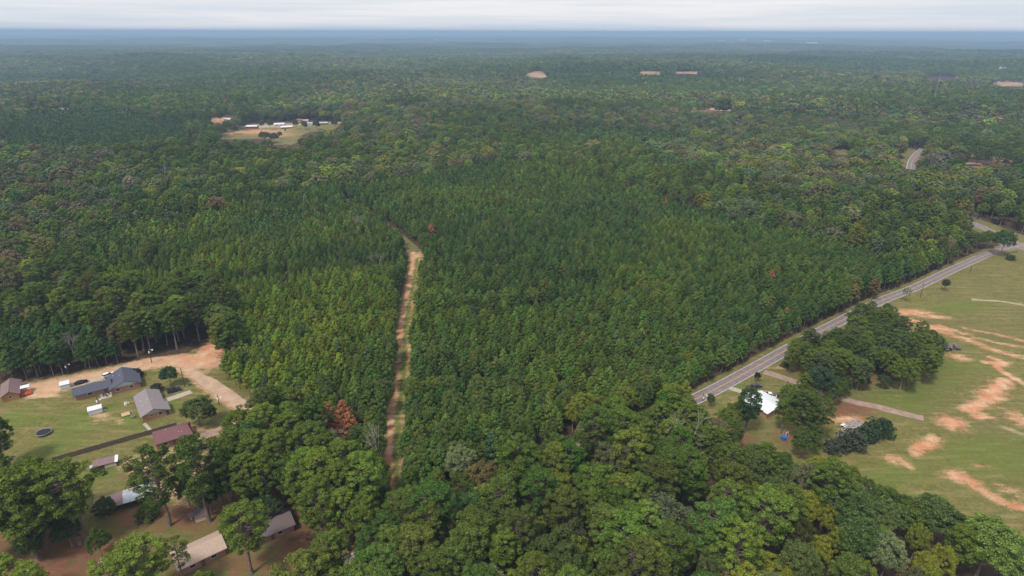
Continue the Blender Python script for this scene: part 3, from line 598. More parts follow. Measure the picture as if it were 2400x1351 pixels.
T_('broad', 1408, 1292, 14, .85, G(.13, .18, .035), 'lime tree right of the bottom centre yellow one')
T_('broad', 1600, 1262, 15, .9, G(.13, .17, .035), 'lime tree below the olive spreading tree')
T_('broad', 1555, 1175, 18, 1.35, G(.105, .125, .06), 'spreading grey olive tree with visible limbs bottom centre')
T_('broad', 1642, 1064, 11, .7, GOLD, 'small golden tree under the bare dead tree')
T_('broad', 1770, 1132, 13, .7, YEL_G, 'small yellow tree in the middle of the lower right pines')
T_('broad', 1210, 1345, 14, .9, YEL_G, 'yellow green crown peeking over the bottom edge')
T_('broad', 2200, 1170, 15, 1.3, BRD, 'dark tree on the field edge above the golden trees')
# the grove between road and field, and the trees round the white roofed house
GROVE = [(1862,785),(1900,764),(1985,764),(2018,708),(2064,694),(2112,738),(2170,752),(2212,780),(2218,800),(2185,835),(2140,845),(2100,842),(2050,845),(2000,842),(1960,832),(1885,842),(1858,820)]
gr = random.Random(5); g0, g1 = P(1850, 850, 12), P(2230, 690, 12); gi = 0
for gxx in np.arange(g0[0] - 25, g1[0] + 25, 4.7):
    for gyy in np.arange(g0[1] - 15, g1[1] + 15, 4.7):
        x_, y_ = gxx + gr.uniform(-1.9, 1.9), gyy + gr.uniform(-1.9, 1.9); h = gr.uniform(8.0, 15.5); q = proj(x_, y_, h)
        if inpoly(np.array(q[0]), np.array(q[1]), GROVE) and dist_line(np.array([x_]), np.array([y_]), ROAD)[0] > 5 and gr.random() < .8:
            gi += 1; k = 'broad' if gr.random() < .3 else 'pine'; t_ = [PINE_D, PINE, PINE, G(.10,.12,.045), BRD][gr.randrange(5)]; HAND.append((x_, y_, 2.5))
            plant(k, x_, y_, h * (.85 if k == 'broad' else 1), gr.uniform(1.2, 1.45), t_, near_label('dark grove tree' if t_ is PINE_D else 'mid green grove tree', float(q[0]), float(q[1]) + 15)[0], 'trees of the grove beside the paved road')
print('grove', gi)
T_('thin', 2128, 676, 7, 1.5, PINE, 'small open tree in front of the road at the top of the grove')
T_('broad', 2050, 812, 11, 1.1, PALE, 'pale tree in the middle of the dark grove')
T_('broad', 1925, 862, 13, 1.5, G(.052, .080, .042), 'broad dark oak over the gravel drive')
T_('broad', 1985, 885, 8, 1.0, G(.06, .10, .03), 'green tree touching the right side of the broad dark oak')
T_('broad', 2075, 880, 6, 1.3, G(.07, .10, .035), 'low tree on the field side of the grove')
T_('broad', 2025, 880, 6, 1.5, G(.08, .105, .035), 'low olive bush tree on the straw under the grove')
B_('pine', 1745, 1012, 915, 1.35, G(.05, .095, .035), 'pine with low branches left of the white roofed house')
B_('pine', 1866, 1035, 918, 1.25, PINE_D, 'leaning pine right of the white roofed house')
B_('pine', 1892, 1040, 932, 1.3, PINE_D, 'second pine of the pair right of the white roofed house')
B_('thin', 1905, 1032, 955, 1.0, PINE, 'thin pine on the lawn side of the pair by the white roof')
B_('broad', 1880, 1075, 1010, 1.3, PINE_D, 'dark leafy tree round the foot of the leaning pine pair')
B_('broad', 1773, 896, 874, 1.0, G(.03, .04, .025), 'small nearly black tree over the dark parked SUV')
B_('broad', 1842, 918, 902, .8, G(.05, .055, .03), 'small tree around the pole behind the white roofed house')
B_('broad', 1663, 955, 925, .9, PINE_D, 'small dark tree between road pole and lawn')
B_('broad', 2212, 682, 656, 1.1, G(.07, .085, .045), 'lone round bush tree at the edge of the pasture')
B_('bush', 2368, 609, 598, 1.4, G(.06, .075, .04), 'low dark shrub in the pasture near the junction')
B_('bush', 1838, 860, 848, 1.2, PINE_D, 'dark shrub at the foot of the roadside pole')
B_('broad', 2343, 600, 540, 1.1, G(.07, .125, .035), 'round green tree at the inside of the road junction')
for i in range(15):
    u = i / 14; B_('bush', 1945 + 130*u + random.uniform(-6, 6), 1062 - 58*u + random.uniform(-9, 9), 1040 - 58*u + random.uniform(-6, 6), 1.25, G(.045, .075, .035) if i > 6 else G(.075, .085, .055), 'dense bush of the dark hedge running down beside the rubble strip', 'bushes of the dark hedge below the gravel drive')
for (a, b, c, l) in ((1555, 905, 3, 0),):
    pass
for (a, b) in ((765, 945), (800, 940), (785, 975), (815, 968)):
    T_('young', a, b, 13, 1.25, ORNG, 'dead orange needled pine in the clump left of the dirt track', 'dead orange pines left of the dirt track')
T_('young', 1010, 527, 12, 1.3, ORNG, 'single dead orange pine beyond the end of the dirt track')
T_('young', 2053, 655, 11, 1.4, G(.19, .12, .06), 'dead red brown pine at the roadside')
T_('young', 2005, 668, 11, 1.4, G(.20, .17, .06), 'dead tan pine left of the red brown one')
T_('young', 1608, 895, 11, 1.3, GOLD, 'golden tree leaning to the road above the big pines')

# bare trees
def bare_tree(x, y, H, seed, label, tint_m=DEADW, spread=.5, group=None, deep=5):
    rng = random.Random(seed); e = empty('dead_tree', x, y, float(hgt(x, y)) - .1, rng.uniform(0, 6), label, 'dead tree', group); tr = MB(); br = MB()
    def grow(p, d, L, r, k, mb):
        q = p + d * L; mb.tube(p, q, r, r * .7, 6 if k < 2 else 4, False)
        if k >= deep or r < .012: return
        for j in range(3 if k < 3 else 2):
            ax_ = Vector((rng.gauss(0, 1), rng.gauss(0, 1), rng.gauss(0, .4))).normalized(); nd = (d + ax_ * spread + Vector((0, 0, .05))).normalized(); grow(q, nd, L * rng.uniform(.62, .85), r * .62, k + 1, br)
    grow(Vector((0, 0, 0)), Vector((rng.gauss(0, .04), rng.gauss(0, .04), 1)).normalized(), H * .42, H * .014, 0, tr)
    tr.build('trunk', tint_m, e); br.build('branches', tint_m, e); HAND.append((x, y, 2.5)); return e
c = P(1592, 985, 18); bare_tree(c[0], c[1], 18, 3, 'bare pinkish grey dead tree standing above the big pines', spread=1.0)
c = P(1630, 990, 19); bare_tree(c[0], c[1], 19, 8, 'tall pale trunk with few broken limbs right of the bare dead tree', spread=.9, deep=2)
c = P(1095, 0, 0) if False else P(892, 1035, 12); bare_tree(c[0], c[1], 12, 5, 'slim grey dead tree left of the dirt track', spread=.4)
for i, (a, b, h) in enumerate(((2215, 490, 14), (2275, 505, 13), (2262, 520, 10))):
    c = P(a, b, h); bare_tree(c[0], c[1], h, 20 + i, 'pale leafless tree standing by the bend of the side road', spread=.6, group='pale leafless trees by the side road')
for i, (a, b, h) in enumerate(((885, 603, 9), (825, 512, 10), (840, 515, 10), (178, 405, 14), (215, 408, 13), (385, 398, 15))):
    c = P(a, b, h); bare_tree(c[0], c[1], h, 30 + i, ['grey dead tree in the young pines left of the track end', 'grey twiggy dead tree in the far young pines', 'grey twiggy dead tree in the far young pines', 'pale dead tree in the far left hardwoods', 'pale dead tree in the far left hardwoods', 'white spreading dead tree in the far left hardwoods'][i], spread=.7, group=[None, 'grey dead trees in the young pines', 'grey dead trees in the young pines', 'pale dead trees far left', 'pale dead trees far left', None][i])
for i, (a, b, h) in enumerate(((165, 800, 9), (178, 803, 9), (186, 808, 8))):
    c = P(a, b, h); bare_tree(c[0], c[1], h, 50 + i, 'slim dead stem at the edge of the woods behind the sandy lane', spread=.3, group='slim dead stems behind the sandy lane')

for i, (a, b, h, k, t_) in enumerate(((1555,945,19,'pine',PINE),(1600,950,20,'pine',PINE),(1645,958,19,'pine',PINE),(1520,965,18,'pine',PINE_D),(1570,985,19,'pine',PINE_B),(1655,1000,17,'pine',PINE),(1690,1005,15,'pine',PINE),(1700,1045,15,'pine',PINE_D),(1800,1040,15,'pine',PINE),(1770,1050,14,'broad',BRD),(1830,1065,12,'broad',PINE_D),(1525,1000,17,'pine',PINE_D))):
    T_(k, a, b, h, 1.2, t_, near_label('full crowned tree', a, b + 25)[0], 'trees round the bare dead tree')
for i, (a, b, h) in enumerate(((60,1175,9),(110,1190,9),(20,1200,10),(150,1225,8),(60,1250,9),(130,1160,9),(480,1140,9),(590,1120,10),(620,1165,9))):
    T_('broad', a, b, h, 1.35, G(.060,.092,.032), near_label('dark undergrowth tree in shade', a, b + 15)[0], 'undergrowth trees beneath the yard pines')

for i, (a, b, h, k, t_) in enumerate(((1800,1078,12,'pine',PINE),(1850,1088,11,'broad',BRD),(1890,1098,11,'pine',PINE_D),(1930,1085,8,'broad',PINE_D),(1962,1080,8,'broad',BRD),(2000,1098,10,'pine',PINE),(2040,1124,10,'pine',PINE_D),(2085,1150,10,'broad',PINE_D),(2128,1168,11,'pine',PINE_D),(2160,1185,12,'broad',PINE),(2245,1203,12,'pine',PINE_D),(2290,1222,12,'pine',PINE),(2300,548,10,'broad',BRD),(2322,543,11,'broad',PINE),(2278,556,10,'pine',PINE),(2255,565,10,'broad',BRD))):
    T_(k, a, b, h, 1.35, t_, near_label('thick field edge tree', a, b + 20)[0] if b > 900 else 'bushy tree in the wedge of woods at the road junction', 'trees along the lower field edge' if b > 900 else 'trees in the wedge at the junction')
for i, (a, b, h, k) in enumerate(((1703, 962, 12, 'pine'), (1716, 990, 12, 'broad'), (1846, 938, 13, 'pine'), (1905, 912, 10, 'pine'), (1915, 945, 9, 'broad'), (1955, 905, 8, 'broad'), (1893, 878, 11, 'pine'), (1968, 888, 9, 'broad'), (1856, 905, 9, 'broad'), (1640, 1015, 15, 'pine'), (1735, 950, 10, 'broad'))):
    T_(k, a, b, h, 1.3, PINE_D if i % 2 else PINE, near_label('shady lot tree', a, b + 20)[0], 'trees round the white roofed house')
for i, (a, b, h, w_) in enumerate(((618, 309, 14, 1.6), (640, 312, 13, 1.5), (655, 309, 10, 1.1), (692, 281, 14, 1), (712, 283, 13, 1), (740, 282, 14, 1.2), (783, 279, 15, 1.1), (632, 283, 13, 1), (612, 284, 12, 1), (565, 285, 13, 1), (668, 303, 5, .9), (820, 296, 13, 1.1), (548, 294, 13, 1.2), (522, 300, 13, 1.2), (716, 290, 9, 1), (746, 289, 9, .9))):
    T_('broad', a, b, h, w_, G(.085,.115,.045) if i % 2 else G(.11,.115,.06), near_label('rounded farm tree', a, b)[0] if False else ['wide greyish tree','darker tree','small tree','tall tree','green tree','rounded tree','big tree','olive tree'][i % 8] + [' in the middle of the far farm field',' behind the far farm buildings'][i // 8], 'trees of the far farm')
# candidates on jittered grids
def grid(r0, r1, s, amin=44):
    n = int(r1 / s) + 1; xs = np.arange(-n, n + 1) * s; ys = np.arange(int(r0 * .25 / s), n + 1) * s; X, Y = np.meshgrid(xs, ys); X = X + RNG.uniform(-.42, .42, X.shape) * s; Y = Y + RNG.uniform(-.42, .42, Y.shape) * s
    X = X.ravel(); Y = Y.ravel(); r = np.hypot(X, Y); m = (r >= r0) & (r < r1) & (np.abs(np.arctan2(X, Y)) < radians(amin)); return X[m], Y[m]
OPEN = [LAWN_OPEN, FIELD_OPEN, FARM, FARM2] + PATCHES
def keep_open(x, y, H, cr):
    ok = np.ones(len(x), bool); z = hgt(x, y)
    for t in (0, .3, .6, .85, 1.0):
        for s in ((-1, 0, 1) if t > .3 else (0,)):
            px, py = proj(x + s * cr * .75, y, z + t * H)
            for p in OPEN:
                lo = np.min(p, 0); hi = np.max(p, 0); m = ok & (px > lo[0]) & (px < hi[0]) & (py > lo[1]) & (py < hi[1])
                if m.any(): k = np.where(m)[0]; ok[k[inpoly(px[k], py[k], p)]] = False
    return ok
POOL = []    # rows: kind, x, y, H, wide, tint
def pool(kind, x, y, H, wide, tint):
    cr = {'pine': .20, 'young': .19, 'broad': .30}[kind] * H
    z = hgt(x, y); px, py = proj(x, y, z + H); bx, by = proj(x, y, z)
    m = (px > -160) & (px < 2560) & (py < 1400) & (by > 60)
    m &= (dist_line(x, y, ROAD) > np.where(bx < 1600, 3.2 + cr * .35, 3.2 + cr * .75)) & (dist_line(x, y, ROAD2) > 9) & (dist_line(x, y, GRAVEL) > 3.5 + cr * .6) & (dist_line(x, y, TRACK) > np.where(y > 240, 4.3 + 1.3*vnoise(x*0, y, 17, 44), np.where(y > 185, 3.7, 3.2))) & (dist_line(x, y, TRACK2) > 4.6) & (dist_line(x, y, ROAD3) > 7)
    x, y, H, wide, tint, cr = x[m], y[m], H[m], wide[m], tint[m], cr[m]
    m = keep_open(x, y, H, cr)
    for cx_, cy_, yy_ in SHOW:
        for t_ in (.6, .8, 1.0):
            a_, b_ = proj(x, y, hgt(x, y) + t_ * H); m &= ~((np.hypot(a_ - cx_, b_ - cy_) < 30) & (y < yy_))
    for hx, hy, hr in HAND: m &= (x - hx)**2 + (y - hy)**2 > (hr + .3)**2
    POOL.append((kind, x[m], y[m], H[m], wide[m], tint[m]))
def top_px(x, y, h): return proj(x, y, hgt(x, y) + h)
def in_any(px, py, polys):
    r = np.zeros(px.shape, bool)
    for p in polys: r |= inpoly(px, py, p)
    return r
def band(x, y, r0):
    sc = 1 if r0 < 1100 else 2.2
    return (.84 + .72 * (.6*vnoise(x, y, 170*sc, 51) + .4*vnoise(x, y, 60*sc, 52)))[:, None]
def vary(base, n, a=.18, b_=.12):
    return np.atleast_2d(np.array(base)) * (1 + RNG.normal(size=(n, 1)) * a).clip(.5, 1.7) * (1 + RNG.normal(size=(n, 3)) * b_ * np.array([1, .4, .6])).clip(.5, 1.6)
def lerp(a, b_, t_): return np.array(a)[None] * (1 - t_[:, None]) + np.array(b_)[None] * t_[:, None]
# young pines in the plantation blocks
x, y = grid(90, 900, 3.05); px, py = top_px(x, y, 9)
m = in_any(px, py, [PLANT]); x, y, px, py = x[m], y[m], px[m], py[m]
gap = vnoise(x, y, 30, 11); m = RNG.random(len(x)) < np.where(gap > .8, .7, .97); x, y, px, py = x[m], y[m], px[m], py[m]; n = len(x)
bright = np.clip(sst(960, 700, px) * sst(500, 700, py) * .8 + (vnoise(x, y, 45, 12) - .5) * 1.1 + .25, 0, 1)
tint = lerp(G(.088, .146, .034), G(.176, .238, .031), bright) * (1 + RNG.normal(size=(n, 1)) * .22).clip(.5, 1.8)
tint[:, 0] *= (1 + RNG.normal(size=n) * .12)
odd = RNG.random(n); tint[odd > .9996] = ORNG; k = (odd < .015); tint[k] = vary(G(.12, .17, .035), k.sum()); k = (odd > .015) & (odd < .03); tint[k] = vary(G(.09, .15, .06), k.sum())
crease = np.abs(vnoise(x + 9*vnoise(x, y, 18, 61), y, 75, 14) - .5); H = (9.3 + 4.2 * vnoise(x, y, 50, 13) + RNG.normal(size=n) * 1.35) * (.62 + .38 * sst(.0, .055, crease))
isb = (RNG.random(n) < np.where(py > 900, .16, .035)); pool('young', x[~isb], y[~isb], H[~isb] * .93, RNG.uniform(.88, 1.18, (~isb).sum()), tint[~isb])
nb_ = isb.sum(); pool('broad', x[isb], y[isb], H[isb] * .95, RNG.uniform(.8, 1.1, nb_), lerp(BRD, YEL_G, RNG.random(nb_)**3))
x, y = grid(90, 1300, 4.0); px, py = top_px(x, y, 10); m = in_any(px, py, [PLANT2, PLANT3]); x, y = x[m], y[m]; n = len(x)
pool('young', x, y, 12 + RNG.normal(size=n) * 1.2, RNG.uniform(1.1, 1.4, n), vary(G(.080, .130, .034), n, .2))
# mixed woods everywhere else, thinner grid and larger crowns with distance
for r0, r1, s in ((70, 330, 6.8), (330, 600, 8.2), (600, 1100, 9.4), (1100, 2000, 10.5), (2000, 3500, 13.5), (3500, 6500, 19)):
    x, y = grid(r0, r1, s); px, py = top_px(x, y, 11); m = ~in_any(px, py, [PLANT, PLANT2, PLANT3]); x, y, px, py = x[m], y[m], px[m], py[m]
    big = s / 7.8 if s > 7.8 else 1.0; n = len(x); w = vnoise(x, y, 140 if r0 < 1100 else 420, 21); w2 = vnoise(x, y, 330 if r0 < 1100 else 800, 22)
    belt = in_any(px, py, [BELT]); fg = np.hypot(x, y) < 330; right = fg & (px > 1650) & (py > 1000)
    pp = np.where(belt, .62, np.where(right, .38, np.where(fg, .8, sst(.55, .75, w) * .8 + .1))); isp = RNG.random(n) < pp
    yp = (sst(.62, .72, w2) > RNG.random(n)) & ~fg & ~belt & (w > .25)     # stands of younger pine
    isp |= yp
    hill = RNG.random(n)
    # pines
    k = isp & ~yp; H = np.where(fg, 20.5, np.where(belt, 15.5, 16.0))[k] + RNG.normal(size=k.sum()) * 2.0; pool('pine', x[k], y[k], H, RNG.uniform(.9, 1.2, k.sum()) * (big if s > 7.8 else np.where(fg[k], 1.15, 1.0)), (1 if r0 < 300 else band(x[k], y[k], r0)) * vary(lerp(PINE_D, PINE_B, (RNG.random(k.sum())**1.3) * .8), k.sum(), .12))
    k = yp; pool('young', x[k], y[k], 12 + RNG.normal(size=k.sum()), RNG.uniform(1.5, 2.0, k.sum()) * (s / 8 if s > 8 else 1), (1 if r0 < 300 else band(x[k], y[k], r0)) * vary(G(.082, .128, .036), k.sum(), .14))
    # broadleaf: green, yellow green, olive, brownish grey
    k = ~isp; nk = k.sum(); u = RNG.random(nk); ol = vnoise(x[k], y[k], 90 if r0 < 1100 else 300, 23)
    grey = (RNG.random(nk) < (.65 if r0 >= 330 else .15))[:, None]; tn = np.where(grey, vary(G(.128, .148, .066), nk, .2), vary(BRD, nk, .22)); q = u < .14; tn[q] = vary(G(.165, .205, .035), q.sum(), .2); q = (u > .14) & (u < .2); tn[q] = vary(YEL_G, q.sum(), .2) * .85; q = (u > .45) & (u < .45 + .45 * ol); tn[q] = vary(OLIVE, q.sum(), .2); q = (u > .93) & (ol > .45); tn[q] = vary(G(.185, .150, .10), q.sum(), .2)
    rq = right[k]; q = rq & (u < .2); tn[q] = vary(GOLD, q.sum(), .15)
    H = np.where(fg[k], 13.5, 14.0) + RNG.normal(size=nk) * 2.4; pool('broad', x[k], y[k], H, RNG.uniform(.8, 1.45, nk) * big, tn * (1 if r0 < 300 else band(x[k], y[k], r0)))
# the nearest 300 of each kind are trees of their own, the rest of each kind one wood
ALL = {k: [np.concatenate([p[i] for p in POOL if p[0] == k]) for i in range(1, 6)] for k in ('pine', 'young', 'broad')}
def colour(t_):
    r, g, b_ = t_
    if r > g * 1.6: return 'orange brown'
    if r > g * 1.12 and g > .14: return 'golden'
    if r > g * .93 and g > .12: return 'yellowish'
    if r > g * .85: return 'olive brown'
    if g > .165: return 'bright green'
    if g > .12: return 'mid green'
    return 'dark green'
WORD = {'pine': 'tall pine', 'young': 'young pine', 'broad': 'broadleaf tree'}
STUFF = {'pine': ('pine_woods', 'far woods of dark rounded pine crowns'), 'young': ('pine_plantation', 'close planted young pines filling the middle of the view'), 'broad': ('broadleaf_woods', 'far mixed broadleaf woods in green, olive and yellow tones')}
HANDN = {'pine': 150, 'young': 8, 'broad': 130}
for kind in ('pine', 'young', 'broad'):
    x, y, H, wd, tn = ALL[kind]; z = hgt(x, y); d = np.sqrt(x*x + y*y + (CAM_H - z - H)**2); px, py = proj(x, y, z + H * .75)
    vis = (px > 0) & (px < 2400) & (py > 0) & (py < 1351); score = np.where(vis, H / d, 0); order = np.argsort(-score); N1 = 300 - HANDN[kind]; one = order[:N1]; rest = order[N1:]
    for i in one:
        q = colour(tn[i]); ln = None; sz = '' if kind == 'young' else ('large ' if H[i] > np.median(H[one]) + 1.5 else 'small ' if H[i] < np.median(H[one]) - 1.5 else '')
        plant(kind, float(x[i]), float(y[i]), float(H[i]), float(wd[i]), tn[i], *(lambda r_: (r_[0], '%ss near the %s' % (WORD[kind], r_[1])))(near_label('%s%s %s' % (sz, q, WORD[kind]), px[i], py[i])))
    nv = NV[kind]; col = bpy.data.collections.new(kind + '_variants'); 
    for lod in (0, 1, 2):
        for i in range(nv):
            if lod == 0:
                cm, tm = near_mesh(kind, i); (LV, LF, leaf), (WV, WF) = make_tree(kind, i, 0)
            else: (LV, LF, leaf), (WV, WF) = make_tree(kind, i, lod)
            me = mesh_np('tree', np.concatenate([LV, WV]), [LF, WF + len(LV)], [FOL, BARKH if kind == 'broad' else BARK], np.concatenate([np.zeros(len(LF)), np.ones(len(WF))]), np.concatenate([leaf, np.zeros(len(WV))]))
            o = bpy.data.objects.new('v%02d' % (lod * nv + i), me); col.objects.link(o)
    x, y, H, wd, tn, d, z = x[rest], y[rest], H[rest], wd[rest], tn[rest], d[rest], z[rest]
    lod = np.where(d < 420, 0, np.where(d < 1100, 1, 2)); vi = lod * nv + RNG.integers(0, nv, len(x)); s = H / {'pine': 22., 'young': 11., 'broad': 17.}[kind]
    scatter(STUFF[kind][0], np.column_stack([x, y, z]), RNG.uniform(0, 6.28, len(x)), np.column_stack([s*wd, s*wd, s]), tn, vi, col, STUFF[kind][1], 'woods')
    print(kind, len(one), len(rest))
# woods too far to show single trees: canopy surface out to the horizon
th = np.linspace(-radians(46), radians(46), 420); rr = np.concatenate([np.arange(5200, 9000, 26), np.geomspace(9000, 44000, 260)]); TH, RR = np.meshgrid(th, rr); X = (RR * np.sin(TH)).ravel(); Y = (RR * np.cos(TH)).ravel()
Z = hgt(X, Y) + sst(5200, 5900, RR.ravel()) * 12 + 9 * (vnoise(X, Y, 26, 31) - .5) + 14 * (vnoise(X, Y, 90, 32) - .5) + 22 * (vnoise(X * .35, Y, 420, 33) - .6); nn_ = len(th); ii = (np.arange(len(rr) - 1)[:, None] * nn_ + np.arange(nn_ - 1)[None]).ravel()
CAN = mat('far_canopy', (.085, .11, .045), 1, scale=.0022, col2=(.016, .026, .014), detail=9, spec=0, ramp=(.3, .7))
o = bpy.data.objects.new('distant_forest', mesh_np('distant_forest', np.column_stack([X, Y, Z]), [np.stack([ii, ii + 1, ii + nn_ + 1, ii + nn_], 1)], [CAN])); COL.objects.link(o); tag(o, 'unbroken woods fading blue towards the horizon', 'forest', None, 'stuff')
# ------------------------------------------------------------------ buildings, vehicles, poles and yard things
BRICK = mat('red_brick', (.36, .20, .155), .9, scale=6, col2=(.27, .14, .11)); BRICKO = mat('orange_brick', (.46, .26, .15), .9, scale=6, col2=(.34, .18, .11)); SIDING = mat('pale_siding', (.55, .57, .60), .7, scale=3, col2=(.48, .50, .54), stretch=(1, 1, 9)); TRIM = mat('white_trim', (.75, .75, .74), .6, .12)
SLATE = mat('slate_shingle', (.095, .098, .13), .9, scale=5, col2=(.065, .067, .092), detail=8); GREYSH = mat('grey_shingle', (.255, .22, .225), .9, scale=5, col2=(.20, .172, .178), detail=8); MAROON = mat('maroon_shingle', (.20, .095, .098), .9, scale=4, col2=(.145, .068, .072), detail=8); TANR = mat('tan_shingle', (.50, .37, .30), .9, scale=3, col2=(.40, .285, .225), detail=8); DARKR = mat('weathered_shingle', (.13, .115, .13), .9, scale=1.2, col2=(.16, .10, .085), detail=8); BROWNM = mat('brown_metal_roof', (.23, .15, .15), .6, scale=1, col2=(.18, .115, .12), stretch=(6, .3, 1)); TIN = mat('tin_sheet', (.46, .50, .55), .5, scale=.9, col2=(.33, .33, .36), metal=.2, stretch=(1, 4, 1)); WHITER = mat('white_metal_roof', (.72, .73, .76), .5, scale=2.2, col2=(.60, .61, .65), stretch=(.3, 4, 1)); RUST = mat('rust_patch', (.42, .13, .07), .8, .3)
GLASS = mat('dark_glass', (.035, .04, .05), .15, .3, spec=.6); DOORM = mat('brown_door', (.16, .09, .06), .6, .2); WOODO = mat('orange_wood', (.44, .22, .09), .8, scale=2, col2=(.34, .16, .065), stretch=(6, 6, .6)); REDW = mat('red_deck_stain', (.45, .09, .045), .8, scale=3, col2=(.33, .06, .03)); PLANKW = mat('new_planks', (.52, .36, .22), .8, scale=3, col2=(.42, .28, .17), stretch=(1, 8, 1)); GREYW = mat('grey_fence_wood', (.135, .10, .088), .95, scale=4, col2=(.085, .063, .056), stretch=(3, 3, .4)); CREAM = mat('cream_board', (.62, .55, .43), .8, .2); PIPE = mat('vent_pipe', (.7, .7, .7), .5, .1); POLE = mat('treated_pole', (.10, .075, .06), .9, .4, stretch=(3, 3, .3)); LAMPM = mat('lamp_white', (.85, .86, .88), .4, .05)
BLACKP = mat('black_paint', (.012, .013, .018), .25, .2, spec=.6); GREYP = mat('charcoal_paint', (.05, .053, .06), .3, .2, spec=.6); NAVYP = mat('navy_paint', (.02, .028, .05), .28, .2, spec=.6); WHITEP = mat('white_car_paint', (.78, .79, .80), .3, .04, spec=.5); TYRE = mat('tyre_rubber', (.015, .015, .015), .9, .2); RIM = mat('alloy_rim', (.45, .45, .46), .35, .1, metal=.6); LIGHTM = mat('lamp_lens', (.7, .7, .68), .2, .05); REDL = mat('red_lens', (.35, .02, .02), .3, .1); GREENB = mat('green_plastic', (.03, .20, .11), .5, .1); BLUEB = mat('blue_plastic', (.03, .14, .45), .5, .1); NETM = mat('jumping_mat', (.022, .02, .03), .8, .2); FRAMEM = mat('galvanised_steel', (.38, .38, .40), .45, .15, metal=.5); STONE = mat('stone', (.40, .34, .32), .95, .4)
U = radians(37)
def window(parent, x, y, z, w, h, face, pane=GLASS):
    """face: 'f' front wall (y=0 side), 'r' right wall; a trim frame with a pane as its sub-part"""
    f = MB(); g = MB(); t_ = .07
    if face == 'f':
        f.box(x - w/2 - t_, x + w/2 + t_, y - .05, y - .003, z - t_, z); f.box(x - w/2 - t_, x + w/2 + t_, y - .05, y - .003, z + h, z + h + t_); f.box(x - w/2 - t_, x - w/2, y - .05, y - .003, z, z + h); f.box(x + w/2, x + w/2 + t_, y - .05, y - .003, z, z + h); g.box(x - w/2, x + w/2, y - .03, y - .004, z, z + h)
    else:
        s = 1 if face == 'r' else -1; a, b_ = sorted((x + s*.003, x + s*.05)); c_, d_ = sorted((x + s*.004, x + s*.03))
        f.box(a, b_, y - w/2 - t_, y + w/2 + t_, z - t_, z); f.box(a, b_, y - w/2 - t_, y + w/2 + t_, z + h, z + h + t_); f.box(a, b_, y - w/2 - t_, y - w/2, z, z + h); f.box(a, b_, y + w/2, y + w/2 + t_, z, z + h); g.box(c_, d_, y - w/2, y + w/2, z, z + h)
    o = f.build('window', TRIM, parent); g.build('pane', pane, o); return o
def door(parent, x, y, w=.95, m=DOORM, face='f'):
    d = MB(); hm_ = MB()
    if face == 'f': d.box(x - w/2, x + w/2, y - .06, y - .003, .05, 2.05); hm_.box(x + w*.35, x + w*.42, y - .11, y - .062, .98, 1.06)
    else: d.box(x + .003, x + .06, y - w/2, y + w/2, .05, 2.05); hm_.box(x + .062, x + .11, y + w*.35, y + w*.42, .98, 1.06)
    o = d.build('door', m, parent); hm_.build('handle', RIM, o)
def roofy(parent, x0, x1, y0, y1, z0, rise, m, ov=.35, dz=0, name='roof', th=.14):
    xm = (x0 + x1) / 2; k = rise / ((x1 - x0) / 2); a = z0 - ov*k + dz
    r = MB(); r.prism([(x0 - ov, a), (xm, z0 + rise + dz), (xm, z0 + rise + dz - th), (x0 - ov, a - th)], y0 - ov, y1 + ov); r.prism([(xm, z0 + rise + dz), (x1 + ov, a), (x1 + ov, a - th), (xm, z0 + rise + dz - th)], y0 - ov, y1 + ov)
    return r.build(name, m, parent)
def roofx(parent, x0, x1, y0, y1, z0, rise, m, ov=.35, dz=0, name='roof', th=.14):
    ym = (y0 + y1) / 2; k = rise / ((y1 - y0) / 2); a = z0 - ov*k + dz
    r = MB(); r.prismx([(y0 - ov, a), (ym, z0 + rise + dz), (ym, z0 + rise + dz - th), (y0 - ov, a - th)], x0 - ov, x1 + ov); r.prismx([(ym, z0 + rise + dz), (y1 + ov, a), (y1 + ov, a - th), (ym, z0 + rise + dz - th)], x0 - ov, x1 + ov)
    return r.build(name, m, parent)
def hippedx(parent, x0, x1, y0, y1, z0, rise, m, ov=.4, hip=2.5, name='roof'):
    X0, X1, Y0, Y1 = x0 - ov, x1 + ov, y0 - ov, y1 + ov; ym = (y0 + y1)/2; zr = z0 + rise; b_ = z0 - .12
    r = MB(); r.add([(X0,Y0,z0),(X1,Y0,z0),(X1,Y1,z0),(X0,Y1,z0),(X0+hip,ym,zr),(X1-hip,ym,zr),(X0,Y0,b_),(X1,Y0,b_),(X1,Y1,b_),(X0,Y1,b_)], [(0,1,5,4),(1,2,5),(2,3,4,5),(3,0,4),(6,7,1,0),(7,8,2,1),(8,9,3,2),(9,6,0,3),(9,8,7,6)]); return r.build(name, m, parent)
def vents(roof, spots, m=PIPE):
    for x, y, z in spots: MB().tube((x, y, z - .2), (x, y, z + .35), .10, .10, 8).build('vent_pipe', m, roof)
def place(name, px, py, rz, label, cat, group=None, z=0):
    c = P(px, py, z); return empty(name, c[0], c[1], float(hgt(*c)), rz, label, cat, group)
